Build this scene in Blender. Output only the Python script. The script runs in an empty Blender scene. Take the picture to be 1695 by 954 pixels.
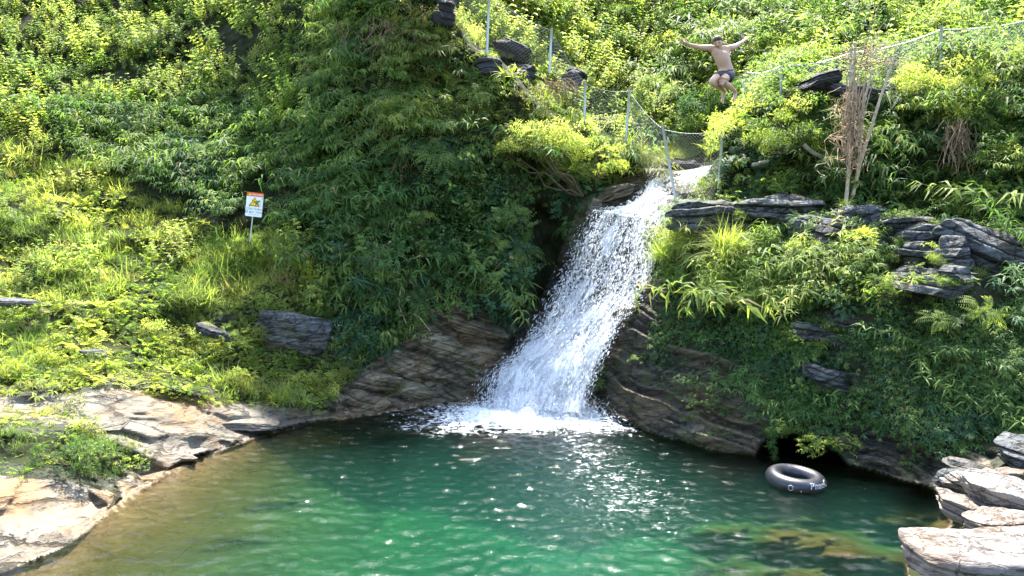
import bpy, bmesh, math, random
import numpy as np
from mathutils import Vector, Matrix, Euler

S = bpy.context.scene
COL = S.collection
rng = np.random.default_rng(11)
random.seed(5)

# ------------------------------------------------------------------ camera
F_PX, CX, CY, PITCH, CAM_Z = 1280.0, 847.5, 477.0, math.radians(4.0), 4.0
cam_d = bpy.data.cameras.new('camera')
cam = bpy.data.objects.new('camera', cam_d)
COL.objects.link(cam)
cam_d.sensor_width = 36.0
cam_d.lens = 36.0 * F_PX / 1695.0
cam_d.clip_start, cam_d.clip_end = 0.1, 600.0
cam.location = (0, 0, CAM_Z)
cam.rotation_euler = (math.radians(90) - PITCH, 0, 0)
S.camera = cam

# ------------------------------------------------------------------ light
SUN_AZ, SUN_EL = math.radians(5.0), math.radians(61.0)     # azimuth from +Y towards +X
sd = Vector((math.sin(SUN_AZ) * math.cos(SUN_EL), math.cos(SUN_AZ) * math.cos(SUN_EL), math.sin(SUN_EL)))
W = bpy.data.worlds.new('World')
S.world = W
W.use_nodes = True
wn = W.node_tree
sky = wn.nodes.new('ShaderNodeTexSky')
sky.sky_type = 'NISHITA'
sky.sun_disc = False
sky.sun_elevation = SUN_EL
sky.sun_rotation = SUN_AZ
sky.dust_density = 2.0
sky.air_density = 1.0
bg = wn.nodes['Background']
bg.inputs[1].default_value = 0.15
wn.links.new(sky.outputs[0], bg.inputs[0])
sl = bpy.data.lights.new('sun', 'SUN')
sl.energy = 5.0
sl.angle = math.radians(0.55)
sl.color = (1.0, 0.95, 0.86)
sun = bpy.data.objects.new('sun', sl)
COL.objects.link(sun)
sun.rotation_euler = sd.to_track_quat('Z', 'Y').to_euler()
sun.location = (10, 30, 40)

S.view_settings.view_transform = 'Standard'
S.view_settings.look = 'None'
S.view_settings.exposure = 2.25
S.view_settings.gamma = 1.0
S.view_settings.use_curve_mapping = False
S.render.engine = 'CYCLES'
S.cycles.transparent_max_bounces = 24
S.cycles.max_bounces = 7
S.cycles.diffuse_bounces = 3
S.cycles.transmission_bounces = 4
S.cycles.glossy_bounces = 3
S.cycles.use_denoising = True
S.cycles.sample_clamp_indirect = 6.0

# ------------------------------------------------------------------ geometry helpers
CP, SP = math.cos(PITCH), math.sin(PITCH)

def ray(px, py):
    a = (np.asarray(px, float) - CX) / F_PX
    b = (CY - np.asarray(py, float)) / F_PX
    return a, CP + b * SP, -SP + b * CP

def at(px, py, Y):
    """world point seen at photograph pixel (px, py) at forward distance Y"""
    a, y, z = ray(px, py)
    Y = np.asarray(Y, float)
    return np.stack([a / y * Y, Y + 0 * a, CAM_Z + z / y * Y], -1)

def V3(px, py, Y):
    return Vector([float(q) for q in at(px, py, Y)])

def ywater(py, d=0.0):
    a, y, z = ray(0, py)
    return (CAM_Z + d) * y / np.maximum(-z, 1e-3)

def smooth(x, a, b):
    t = np.clip((x - a) / (b - a), 0, 1)
    return t * t * (3 - 2 * t)

def _hash(ix, iy, iz, seed):
    h = (ix.astype(np.int64) * 374761393 + iy.astype(np.int64) * 668265263 + iz.astype(np.int64) * 1274126177 + seed * 2654435761) & 0xffffffff
    h = ((h ^ (h >> 13)) * 1274126177) & 0xffffffff
    h = ((h ^ (h >> 16)) * 2246822519) & 0xffffffff
    return ((h ^ (h >> 15)) & 0xffff) / 65535.0

def vnoise(p, seed=0):
    """value noise -1..1, p (...,3)"""
    f = np.floor(p).astype(np.int64)
    t = p - f
    t = t * t * (3 - 2 * t)
    r = 0
    for dx in (0, 1):
        for dy in (0, 1):
            for dz in (0, 1):
                w = (t[..., 0] if dx else 1 - t[..., 0]) * (t[..., 1] if dy else 1 - t[..., 1]) * (t[..., 2] if dz else 1 - t[..., 2])
                r = r + w * _hash(f[..., 0] + dx, f[..., 1] + dy, f[..., 2] + dz, seed)
    return r * 2 - 1

def fbm(p, octv=4, seed=0):
    r, a, s = 0, 1.0, 0
    for k in range(octv):
        r = r + a * vnoise(p * (2.03 ** k) + 7.7 * k, seed + k)
        s += a
        a *= 0.5
    return r / s

def tps(pts):
    pts = np.array(pts, float)
    X = pts[:, :2] / 500.0
    n = len(X)
    d = np.linalg.norm(X[:, None] - X[None], axis=-1)
    K = np.where(d > 0, d * d * np.log(d + 1e-12), 0) + np.eye(n) * 0.003
    Pm = np.c_[np.ones(n), X]
    A = np.block([[K, Pm], [Pm.T, np.zeros((3, 3))]])
    w = np.linalg.solve(A, np.r_[pts[:, 2], 0, 0, 0])
    def f(px, py):
        q = np.stack([np.asarray(px, float), np.asarray(py, float)], -1) / 500.0
        out = w[n] + w[n + 1] * q[..., 0] + w[n + 2] * q[..., 1]
        for i in range(n):
            r2 = (q[..., 0] - X[i, 0]) ** 2 + (q[..., 1] - X[i, 1]) ** 2
            out = out + w[i] * 0.5 * r2 * np.log(r2 + 1e-12)
        return out
    return f

def sdist(poly, px, py):
    """signed distance to polygon in pixels, positive inside"""
    poly = np.array(poly, float)
    px = np.asarray(px, float); py = np.asarray(py, float)
    best = np.full(px.shape, 1e18)
    ins = np.zeros(px.shape, bool)
    n = len(poly)
    for i in range(n):
        ax, ay = poly[i]; bx, by = poly[(i + 1) % n]
        ex, ey = bx - ax, by - ay
        t = np.clip(((px - ax) * ex + (py - ay) * ey) / (ex * ex + ey * ey + 1e-9), 0, 1)
        dd = (px - ax - t * ex) ** 2 + (py - ay - t * ey) ** 2
        best = np.minimum(best, dd)
        c = ((ay > py) != (by > py)) & (px < (bx - ax) * (py - ay) / ((by - ay) if by != ay else 1e-9) + ax)
        ins ^= c
    return np.where(ins, 1, -1) * np.sqrt(best)

# ------------------------------------------------------------------ scene-graph helpers
def tag(o, label=None, cat=None, group=None, kind=None):
    if label: o['label'] = label
    if cat: o['category'] = cat
    if group: o['group'] = group
    if kind: o['kind'] = kind
    return o

def empty(name, loc, label, cat, group=None, rot=(0, 0, 0)):
    o = bpy.data.objects.new(name, None)
    o.empty_display_size = 0.2
    o.location = loc
    o.rotation_euler = rot
    COL.objects.link(o)
    return tag(o, label, cat, group)

def link_mesh(name, me, mat, parent=None, world=True):
    """world=True: vertices are in world space; they are moved into the parent's (unrotated) space"""
    o = bpy.data.objects.new(name, me)
    COL.objects.link(o)
    if mat is not None:
        for m in (mat if isinstance(mat, (list, tuple)) else [mat]):
            me.materials.append(m)
    if parent is not None:
        o.parent = parent
        if world:
            me.transform(Matrix.Translation(-Vector(parent.location)))
    return o

def np_mesh(name, V, Fq, tint=None, smooth_=False, attrs=None, matidx=None):
    V = np.ascontiguousarray(V, dtype=np.float32)
    Fq = np.ascontiguousarray(Fq, dtype=np.int32)
    me = bpy.data.meshes.new(name)
    nf, k = Fq.shape
    me.vertices.add(len(V)); me.loops.add(nf * k); me.polygons.add(nf)
    me.vertices.foreach_set('co', V.ravel())
    me.loops.foreach_set('vertex_index', Fq.ravel())
    me.polygons.foreach_set('loop_start', np.arange(0, nf * k, k, dtype=np.int32))
    me.polygons.foreach_set('loop_total', np.full(nf, k, dtype=np.int32))
    if smooth_:
        me.polygons.foreach_set('use_smooth', np.ones(nf, bool))
    if matidx is not None:
        me.polygons.foreach_set('material_index', np.ascontiguousarray(matidx, dtype=np.int32))
    if tint is not None:
        c = me.attributes.new('tint', 'FLOAT_COLOR', 'POINT')
        c.data.foreach_set('color', np.c_[tint, np.ones(len(tint))].astype(np.float32).ravel())
    for an, av in (attrs or {}).items():
        c = me.attributes.new(an, 'FLOAT', 'POINT')
        c.data.foreach_set('value', np.ascontiguousarray(av, dtype=np.float32).ravel())
    me.update(calc_edges=True)
    me.validate()
    return me

def tube(pts, rad, n=6):
    """swept tube as (V, F) numpy"""
    P = np.array(pts, float)
    m = len(P)
    R = np.full(m, float(rad)) if np.isscalar(rad) else np.array(rad, float)
    T = np.gradient(P, axis=0)
    T /= np.linalg.norm(T, axis=1, keepdims=True) + 1e-9
    ref = np.array([0.0, 0, 1]) if abs(T[:, 2]).mean() < 0.9 else np.array([1.0, 0, 0])
    A = np.cross(T, ref); A /= np.linalg.norm(A, axis=1, keepdims=True) + 1e-9
    B = np.cross(T, A)
    th = np.arange(n) / n * 2 * math.pi
    V = (P[:, None] + R[:, None, None] * (np.cos(th)[None, :, None] * A[:, None] + np.sin(th)[None, :, None] * B[:, None])).reshape(-1, 3)
    i = np.arange(m - 1)[:, None] * n
    j = np.arange(n)[None]
    Fq = np.stack([i + j, i + (j + 1) % n, i + n + (j + 1) % n, i + n + j], -1).reshape(-1, 4)
    return V, Fq

def merge(parts):
    Vs, Fs, o = [], [], 0
    for V, Fq in parts:
        Vs.append(V); Fs.append(Fq + o); o += len(V)
    return np.concatenate(Vs), np.concatenate(Fs)

# ------------------------------------------------------------------ materials
class NT:
    def __init__(s, name):
        s.m = bpy.data.materials.new(name); s.m.use_nodes = True
        s.t = s.m.node_tree; s.t.nodes.clear()
        s.out = s.t.nodes.new('ShaderNodeOutputMaterial')
    def n(s, typ, **kw):
        nd = s.t.nodes.new(typ)
        for k, v in kw.items():
            if k.startswith('i_'):
                key = k[2:]
                key = int(key) if key.isdigit() else key.replace('_', ' ')
                nd.inputs[key].default_value = v
            else:
                setattr(nd, k, v)
        return nd
    def l(s, a, b): s.t.links.new(a, b)
    def ramp(s, fac, stops, interp='LINEAR'):
        r = s.n('ShaderNodeValToRGB')
        r.color_ramp.interpolation = interp
        e = r.color_ramp.elements
        while len(e) < len(stops): e.new(0.5)
        for k, (p, c) in enumerate(stops):
            e[k].position = p
            e[k].color = (*c, 1) if len(c) == 3 else c
        s.l(fac, r.inputs[0])
        return r.outputs[0]
    def math(s, op, a, b=None, c=None, clamp=False):
        nd = s.n('ShaderNodeMath', operation=op, use_clamp=clamp)
        for k, v in enumerate((a, b, c)):
            if v is None: continue
            if isinstance(v, (int, float)): nd.inputs[k].default_value = v
            else: s.l(v, nd.inputs[k])
        return nd.outputs[0]
    def mix(s, fac, a, b, mode='MIX'):
        nd = s.n('ShaderNodeMix', data_type='RGBA', blend_type=mode)
        for k, v in ((0, fac), (6, a), (7, b)):
            if isinstance(v, (int, float)): nd.inputs[k].default_value = v
            elif isinstance(v, tuple): nd.inputs[k].default_value = (*v, 1)
            else: s.l(v, nd.inputs[k])
        return nd.outputs[2]
    def noise(s, vec, scale, detail=4, rough=0.55, dist=0.0):
        nd = s.n('ShaderNodeTexNoise')
        nd.inputs['Scale'].default_value = scale
        nd.inputs['Detail'].default_value = detail
        nd.inputs['Roughness'].default_value = rough
        nd.inputs['Distortion'].default_value = dist
        if vec is not None: s.l(vec, nd.inputs['Vector'])
        return nd.outputs[0]

def simple_mat(name, col, rough=0.6, spec=0.4, noise_amt=0.15, scale=8.0, bump=0.0, metallic=0.0):
    t = NT(name)
    tc = t.n('ShaderNodeTexCoord')
    nz = t.noise(tc.outputs['Object'], scale, 5)
    c = t.ramp(nz, [(0.3, tuple(q * (1 - noise_amt) for q in col)), (0.7, tuple(min(1, q * (1 + noise_amt)) for q in col))])
    b = t.n('ShaderNodeBsdfPrincipled')
    t.l(c, b.inputs['Base Color'])
    b.inputs['Roughness'].default_value = rough
    b.inputs['Specular IOR Level'].default_value = spec
    b.inputs['Metallic'].default_value = metallic
    if bump:
        bp = t.n('ShaderNodeBump'); bp.inputs['Strength'].default_value = bump; bp.inputs['Distance'].default_value = 0.02
        t.l(t.noise(tc.outputs['Object'], scale * 4, 4), bp.inputs['Height']); t.l(bp.outputs[0], b.inputs['Normal'])
    t.l(b.outputs[0], t.out.inputs[0])
    return t.m

def leaf_mat(name, trans=0.5, rough=0.6, spec=0.18):
    t = NT(name)
    at_ = t.n('ShaderNodeAttribute', attribute_name='tint')
    b = t.n('ShaderNodeBsdfPrincipled')
    t.l(at_.outputs['Color'], b.inputs['Base Color'])
    b.inputs['Roughness'].default_value = rough
    b.inputs['Specular IOR Level'].default_value = spec
    tr = t.n('ShaderNodeBsdfTranslucent')
    tcol = t.mix(1.0, at_.outputs['Color'], (1.7, 1.85, 0.8), 'MULTIPLY')
    t.l(tcol, tr.inputs[0])
    mx = t.n('ShaderNodeMixShader'); mx.inputs[0].default_value = trans
    t.l(b.outputs[0], mx.inputs[1]); t.l(tr.outputs[0], mx.inputs[2])
    t.l(mx.outputs[0], t.out.inputs[0])
    return t.m

def rock_mat(name, cols, dip=0.3, scale=1.0, bump=0.9, wet=0.0, moss=0.0, use_depth=False, stain=0.0, use_soil=False, crackw=0.55, bands=7.0, wobble=2.2, joint=0.0, under_spec=True):
    """stratified schist: bands run along bedding planes that dip down to the right"""
    t = NT(name)
    geo = t.n('ShaderNodeNewGeometry')
    mp = t.n('ShaderNodeMapping'); mp.vector_type = 'POINT'
    mp.inputs['Rotation'].default_value = (0.12, dip, 0)
    t.l(geo.outputs['Position'], mp.inputs['Vector'])
    wob = t.noise(mp.outputs[0], 0.8 * scale, 3)
    st = t.n('ShaderNodeMapping'); st.inputs['Scale'].default_value = (0.7 * scale, 0.7 * scale, bands * scale)
    t.l(mp.outputs[0], st.inputs['Vector'])
    add = t.n('ShaderNodeVectorMath', operation='ADD')
    cmb = t.n('ShaderNodeCombineXYZ')
    t.l(t.math('MULTIPLY', wob, wobble), cmb.inputs[2])
    t.l(st.outputs[0], add.inputs[0]); t.l(cmb.outputs[0], add.inputs[1])
    band = t.noise(add.outputs[0], 1.0, 5, 0.62)
    band2 = t.noise(add.outputs[0], 2.9, 4, 0.7)
    fine = t.noise(geo.outputs['Position'], 9 * scale, 6, 0.65)
    big = t.noise(geo.outputs['Position'], 0.7 * scale, 3)
    mixf = t.math('ADD', t.math('MULTIPLY', band, 0.45), t.math('ADD', t.math('MULTIPLY', fine, 0.25), t.math('MULTIPLY', big, 0.3)))
    n = len(cols)
    col = t.ramp(mixf, [(0.36 + 0.28 * k / (n - 1), c) for k, c in enumerate(cols)])
    crack = t.ramp(band2, [(0.36, (0, 0, 0)), (0.44, (1, 1, 1))])
    col = t.mix(t.math('MULTIPLY', t.math('SUBTRACT', 1.0, crack), crackw), col, tuple(q * 0.3 for q in cols[0]))
    jl = None
    if joint:
        jm = t.n('ShaderNodeMapping'); jm.inputs['Scale'].default_value = (1.1, 1.5, 2.6); jm.inputs['Rotation'].default_value = (0.1, dip, 0.5)
        nz_ = t.n('ShaderNodeVectorMath', operation='ADD')
        cj = t.n('ShaderNodeCombineXYZ'); w2 = t.noise(geo.outputs['Position'], 2.5, 4, 0.6)
        t.l(t.math('MULTIPLY', w2, 0.9), cj.inputs[0]); t.l(t.math('MULTIPLY', fine, 0.5), cj.inputs[1]); t.l(t.math('MULTIPLY', w2, 0.5), cj.inputs[2])
        t.l(geo.outputs['Position'], nz_.inputs[0]); t.l(cj.outputs[0], nz_.inputs[1]); t.l(nz_.outputs[0], jm.inputs['Vector'])
        vo = t.n('ShaderNodeTexVoronoi', feature='DISTANCE_TO_EDGE'); vo.inputs['Scale'].default_value = joint
        t.l(jm.outputs[0], vo.inputs['Vector'])
        jl = t.ramp(vo.outputs['Distance'], [(0.0, (0, 0, 0)), (0.035, (1, 1, 1))])
        col = t.mix(t.math('MULTIPLY', t.math('SUBTRACT', 1.0, jl), 0.5), col, tuple(q * 0.25 for q in cols[0]))
    if stain:
        sn = t.noise(geo.outputs['Position'], 0.9, 4, 0.6)
        sf = t.ramp(sn, [(0.48, (0, 0, 0)), (0.62, (1, 1, 1))])
        col = t.mix(t.math('MULTIPLY', sf, stain), col, (0.24, 0.13, 0.04))
    if moss:
        mn = t.noise(geo.outputs['Position'], 2.2, 5, 0.7)
        mf = t.ramp(mn, [(0.5, (0, 0, 0)), (0.6, (1, 1, 1))])
        col = t.mix(t.math('MULTIPLY', mf, moss), col, (0.05, 0.07, 0.018))
    b = t.n('ShaderNodeBsdfPrincipled')
    if use_soil:
        ra = t.n('ShaderNodeAttribute', attribute_name='rockness')
        rf = t.ramp(t.math('ADD', ra.outputs['Fac'], t.math('MULTIPLY', t.math('SUBTRACT', fine, 0.5), 0.9)), [(0.42, (0, 0, 0)), (0.55, (1, 1, 1))])
        col = t.mix(rf, (0.02, 0.024, 0.010), col)
    if use_depth:
        # brown algae on shallow stone; deep green paints in the water's scattered light
        sx = t.n('ShaderNodeSeparateXYZ'); t.l(geo.outputs['Position'], sx.inputs[0])
        dz = t.math('ADD', sx.outputs[2], t.math('MULTIPLY', t.math('SUBTRACT', fine, 0.5), 0.25))
        df = t.ramp(t.math('MULTIPLY', dz, -0.33, clamp=True), [(0.0, (0, 0, 0)), (0.015, (0.8,) * 3), (0.1, (1, 1, 1))])
        depth_tint = t.ramp(t.math('MULTIPLY', dz, -0.33, clamp=True), [(0.0, (0.075, 0.038, 0.010)), (0.10, (0.055, 0.037, 0.010)), (0.22, (0.042, 0.046, 0.014)), (0.45, (0.030, 0.064, 0.027)), (0.8, (0.024, 0.068, 0.047))])
        depth_tint = t.mix(0.55, depth_tint, t.mix(1.0, depth_tint, t.ramp(mixf, [(0.38, (0.25, 0.25, 0.25)), (0.6, (1.5, 1.5, 1.5))]), 'MULTIPLY'))
        col = t.mix(df, col, depth_tint)
        # damp band at the waterline
        wetf = t.ramp(t.math('ADD', dz, 0.5), [(0.5, (1, 1, 1)), (0.68, (0, 0, 0))])
        col = t.mix(t.math('MULTIPLY', wetf, 0.5), col, t.mix(1.0, col, (0.5, 0.42, 0.3), 'MULTIPLY'))
        t.l(t.math('SUBTRACT', 0.8, t.math('MULTIPLY', wetf, 0.45)), b.inputs['Roughness'])
    else:
        b.inputs['Roughness'].default_value = 0.8 - 0.4 * wet
    b.inputs['Specular IOR Level'].default_value = 0.3 + 0.3 * wet
    if not under_spec:
        b.inputs['Specular IOR Level'].default_value = 0.0
        for l_ in list(b.inputs['Roughness'].links): t.t.links.remove(l_)
        b.inputs['Roughness'].default_value = 1.0
    t.l(col, b.inputs['Base Color'])
    h = t.math('ADD', t.math('MULTIPLY', band, 1.2), t.math('ADD', t.math('MULTIPLY', crack, 0.25), t.math('ADD', t.math('MULTIPLY', fine, 0.30), t.math('MULTIPLY', band2, 0.4))))
    if jl is not None: h = t.math('ADD', h, t.math('MULTIPLY', jl, 0.5))
    bp = t.n('ShaderNodeBump'); bp.inputs['Strength'].default_value = bump; bp.inputs['Distance'].default_value = 0.09
    t.l(h, bp.inputs['Height']); t.l(bp.outputs[0], b.inputs['Normal'])
    t.l(b.outputs[0], t.out.inputs[0])
    return t.m

M_leaf = leaf_mat('leaf')
M_leaf_gloss = leaf_mat('leaf_glossy', trans=0.38, rough=0.55, spec=0.15)
M_dry = leaf_mat('dry_blade', trans=0.2, rough=0.8, spec=0.1)
M_soil = simple_mat('dark_soil', (0.020, 0.024, 0.010), rough=0.95, spec=0.1, noise_amt=0.5, scale=3, bump=0.6)
M_rock_pale = rock_mat('pale_bank_stone', [(0.055, 0.048, 0.038), (0.11, 0.097, 0.077), (0.155, 0.138, 0.11), (0.205, 0.185, 0.15)], dip=0.1, crackw=0.7, bands=4.0, bump=1.0, joint=0.4, wobble=1.4, use_soil=True, use_depth=True, stain=0.5)
M_rock_brown = rock_mat('brown_ledge_stone', [(0.028, 0.023, 0.018), (0.08, 0.065, 0.045), (0.17, 0.135, 0.09), (0.34, 0.29, 0.22)], dip=0.33, crackw=0.85, wobble=1.0, joint=0.9, bands=8.0, use_soil=True, use_depth=True, stain=0.25, moss=0.3)
M_rock_cliff = rock_mat('dark_cliff_stone', [(0.018, 0.016, 0.014), (0.045, 0.040, 0.032), (0.095, 0.082, 0.06), (0.19, 0.165, 0.125)], dip=0.3, crackw=0.85, wobble=0.8, joint=0.7, bands=8.0, use_soil=True, use_depth=True, stain=0.15, moss=0.5)
M_bed = rock_mat('pool_bed_stone', [(0.16, 0.14, 0.11), (0.28, 0.24, 0.18), (0.4, 0.35, 0.27)], dip=0.3, use_depth=True, scale=0.8, crackw=0.12, bands=2.5, bump=0.5, under_spec=False, joint=0.9)
M_rock_grey = rock_mat('blue_grey_schist', [(0.018, 0.020, 0.022), (0.05, 0.054, 0.058), (0.10, 0.107, 0.113), (0.20, 0.21, 0.215)], dip=0.12, scale=1.2, bump=1.0, stain=0.1, bands=5.5, crackw=0.9, moss=0.35, joint=1.1, wobble=1.0)
M_rock_fore = rock_mat('cream_schist', [(0.065, 0.055, 0.048), (0.14, 0.122, 0.11), (0.205, 0.183, 0.165), (0.26, 0.235, 0.21)], dip=-0.12, scale=1.2, bump=0.7, stain=0.2, bands=4.5, crackw=0.8, joint=1.3, wobble=1.2)
M_rock_pale_loose = rock_mat('pale_loose_stone', [(0.055, 0.048, 0.038), (0.11, 0.097, 0.077), (0.155, 0.138, 0.11), (0.205, 0.185, 0.15)], dip=0.1, stain=0.4, bands=4.0)
M_rock_brown_loose = rock_mat('brown_loose_stone', [(0.028, 0.023, 0.018), (0.08, 0.065, 0.045), (0.17, 0.135, 0.09), (0.34, 0.29, 0.22)], dip=0.33, stain=0.25, moss=0.25, bands=5.0, crackw=0.7)
M_rock_black = rock_mat('black_outcrop_stone', [(0.02, 0.02, 0.021), (0.05, 0.05, 0.052), (0.10, 0.10, 0.10)], dip=-0.2, scale=1.4, bump=1.0)

# ------------------------------------------------------------------ terrain: one relief per layer, blended at the ledges
front = tps([
 (-350,900,9.6),(-350,700,12.0),(-350,500,16.5),(-350,300,21.6),(-350,0,30),(-350,-250,38),
 (0,930,9.15),(0,860,9.95),(0,790,11.0),(100,830,10.6),(160,870,10.35),(0,745,11.7),(0,700,12.4),(0,655,13.6),
 (180,700,13.0),(200,790,12.2),(300,760,13.3),(300,700,14.0),(300,655,15.2),(430,712,15.3),(450,665,16.3),(590,686,16.9),(600,650,17.6),(700,668,18.0),
 (0,600,15.3),(0,500,17.3),(0,400,19.3),(0,300,22.0),(0,200,24.6),(0,100,27.4),(0,0,30.4),(0,-200,38),
 (300,600,16.8),(300,500,18.5),(300,400,20.4),(300,300,23.0),(300,150,26.6),(300,0,30.4),(300,-200,38),
 (450,600,17.6),(450,500,18.8),(450,350,21.0),(450,200,24),(450,0,27.6),(450,-200,33),
 (600,600,18.2),(600,500,19.0),(600,350,19.8),(600,150,20.9),(600,0,22.2),(600,-200,25.0),
 (750,620,18.6),(750,520,19.3),(750,350,20.0),(750,150,20.7),(750,30,21.6),(800,665,18.25),
 (870,560,19.4),(870,400,20.3),(870,250,20.7),(870,150,21.1),
 (930,480,20.3),(960,380,20.9),(980,300,21.3),(1000,250,21.9),
 (870,672,17.9),(985,682,17.25),(900,600,18.6),(1000,560,18.1),(960,480,19.4),(1050,450,18.9),(1030,360,20.2),(1090,350,19.8),(1110,310,20.9),(1160,285,21.9),
 (1040,700,16.2),(1100,722,15.1),(1180,745,14.1),(1255,752,13.8),(1400,768,13.2),(1540,805,12.0),
 (1060,550,17.1),(1100,480,17.4),(1130,380,18.0),(1200,600,15.6),(1200,480,16.4),(1200,380,17.2),
 (1350,650,14.2),(1350,550,14.8),(1350,450,15.4),(1350,370,16.0),
 (1500,700,13.1),(1500,600,13.6),(1500,480,14.2),(1500,400,14.9),
 (1650,720,12.3),(1650,600,12.8),(1650,480,13.6),(1650,430,14.2),
 (1900,740,11.4),(1900,550,12.2),(1900,430,13.4),(2050,740,11.0),
 (1620,800,11.2),(1700,800,10.8),(1700,900,8.7),(1900,900,8.4),(1600,1050,6.9),(1900,1100,6.3),
])
wall = tps([
 (1190,340,18.9),(1190,200,19.6),(1300,345,17.7),(1300,250,18.0),(1300,150,19.0),(1450,345,17.0),(1450,250,17.4),(1450,150,18.5),
 (1600,380,16.3),(1600,250,16.8),(1600,120,18.0),(1700,440,15.5),(1700,250,16.3),(1700,130,17.5),(2050,450,14.5),(2050,130,16.5),
])
back = tps([
 (1140,270,23.6),(1060,270,23.4),(1140,250,24.6),(1000,230,24.5),(900,150,24.5),(800,60,24.2),(1100,200,26),(1000,100,27.6),(1000,0,30),(1200,100,27),(1200,0,30),
 (1400,140,22.2),(1600,110,21.5),(1250,160,22.8),(1400,0,28.5),(1600,0,27),(2050,110,20.5),(2050,0,25.5),
 (700,-100,26.5),(740,0,24.6),(800,-200,31),(1200,-200,36),(1600,-200,33),(2050,-200,32),
])
POLY_BACK = [(600,-700),(712,-60),(742,0),(772,72),(800,90),(850,125),(900,185),(960,212),(1030,246),(1075,283),(1130,290),(1185,283),(1196,262),(1192,205),(1235,172),(1300,150),(1400,150),(1480,152),(1520,122),(1620,112),(1700,130),(2400,120),(2400,-700)]
POLY_WALL = [(1196,290),(1188,205),(1235,172),(1300,150),(1400,150),(1480,152),(1520,122),(1620,112),(1700,130),(2400,120),(2400,480),(1740,450),(1690,432),(1640,405),(1570,362),(1450,350),(1330,346),(1240,336),(1170,345),(1180,310)]
POLY_POOL = [(-500,1200),(-300,1060),(0,945),(60,926),(115,896),(150,868),(172,846),(205,822),(240,802),(300,766),(330,752),(365,742),(430,716),(500,700),(590,689),(700,671),(800,664),(880,668),(985,680),(1040,700),(1100,722),(1180,745),(1255,754),(1266,744),(1300,742),(1350,750),(1400,768),(1470,786),(1540,806),(1570,835),(1580,870),(1540,900),(1500,940),(1530,1200)]
POLY_CAVE = [(1252,756),(1262,735),(1285,722),(1320,720),(1350,732),(1385,752),(1402,772)]
POLY_CLIFFR = [(985,680),(1010,575),(1040,505),(1070,465),(1085,380),(1120,352),(1240,336),(1330,346),(1450,350),(1570,362),(1640,405),(1690,432),(1740,450),(2400,480),(2400,1300),(1500,1300)]
POLY_HOLE = [(905,330),(945,400),(950,440),(915,520),(880,560),(840,590),(880,480),(880,400),(870,330)]
# bare-rock regions (no plants) by photograph outline
ROCK_REGIONS = {
 'bank': [[(-400,790),(0,782),(60,790),(120,800),(190,815),(160,870),(60,926),(0,945),(-400,1100)],
          [(-400,655),(0,655),(120,655),(190,645),(300,660),(380,668),(440,672),(520,680),(600,686),(500,702),(430,718),(300,768),(240,802),(205,822),(190,800),(240,765),(200,745),(130,700),(0,690),(-400,700)]],
 'ledge': [[(560,690),(560,640),(600,610),(655,575),(668,555),(690,540),(705,512),(760,497),(800,520),(838,545),(862,600),(840,640),(800,668),(700,672),(600,690)],
           [(430,512),(500,525),(560,545),(555,580),(500,575),(440,578)], [(335,532),(380,545),(372,566),(330,548)],[(0,490),(85,500),(80,515),(0,512)]],
 'cliff': [[(985,682),(1000,580),(1040,510),(1055,450),(1100,465),(1105,500),(1080,560),(1100,640),(1120,700),(1100,724)],
           [(1100,560),(1160,575),(1230,600),(1290,620),(1240,640),(1180,630),(1110,590)],
           [(1095,600),(1150,600),(1230,640),(1280,690),(1275,745),(1255,752),(1180,745),(1100,724)],
           [(1330,600),(1420,620),(1420,660),(1350,650)],[(1120,510),(1160,520),(1140,535)],
           [(1330,700),(1440,700),(1560,745),(1640,760),(1640,850),(1540,806),(1470,786),(1430,765),(1370,730)],
           [(1320,535),(1390,545),(1390,570),(1330,560)],[(1380,510),(1460,520),(1450,545),(1390,535)],
           [(1490,372),(1560,380),(1650,425),(1645,460),(1590,480),(1500,470)],
           [(1335,352),(1420,362),(1420,440),(1385,440),(1340,395)]],
}
GS = 2.6
gx = np.arange(-350, 2051, GS); gy = np.arange(-260, 1181, GS)
GX, GY = np.meshgrid(gx, gy)
jx = 9 * fbm(np.stack([GX / 60, GY / 60, 0 * GX], -1), 3, 3)
jy = 9 * fbm(np.stack([GX / 60, GY / 60, 0 * GX + 9], -1), 3, 4)

YF = front(GX, GY)
YF = np.clip(YF, 6.0, 40)
# right-hand cliff stands proud of the chute, the hollow behind the fall is deeper
dR = sdist(POLY_CLIFFR, GX + jx, GY + jy)
YF = YF - 0.35 * smooth(dR, -6, 26) * smooth(GX, 2400, 1300) * smooth(GY, 300, 420)
dH = sdist(POLY_HOLE, GX + jx, GY + jy)
YF = YF + 1.1 * smooth(dH, -10, 30)
dC = sdist(POLY_CAVE, GX + 0.4 * jx, GY + 0.4 * jy)
YF = YF + 2.2 * smooth(dC, -4, 10)
P0 = at(GX, GY, YF)
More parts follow.
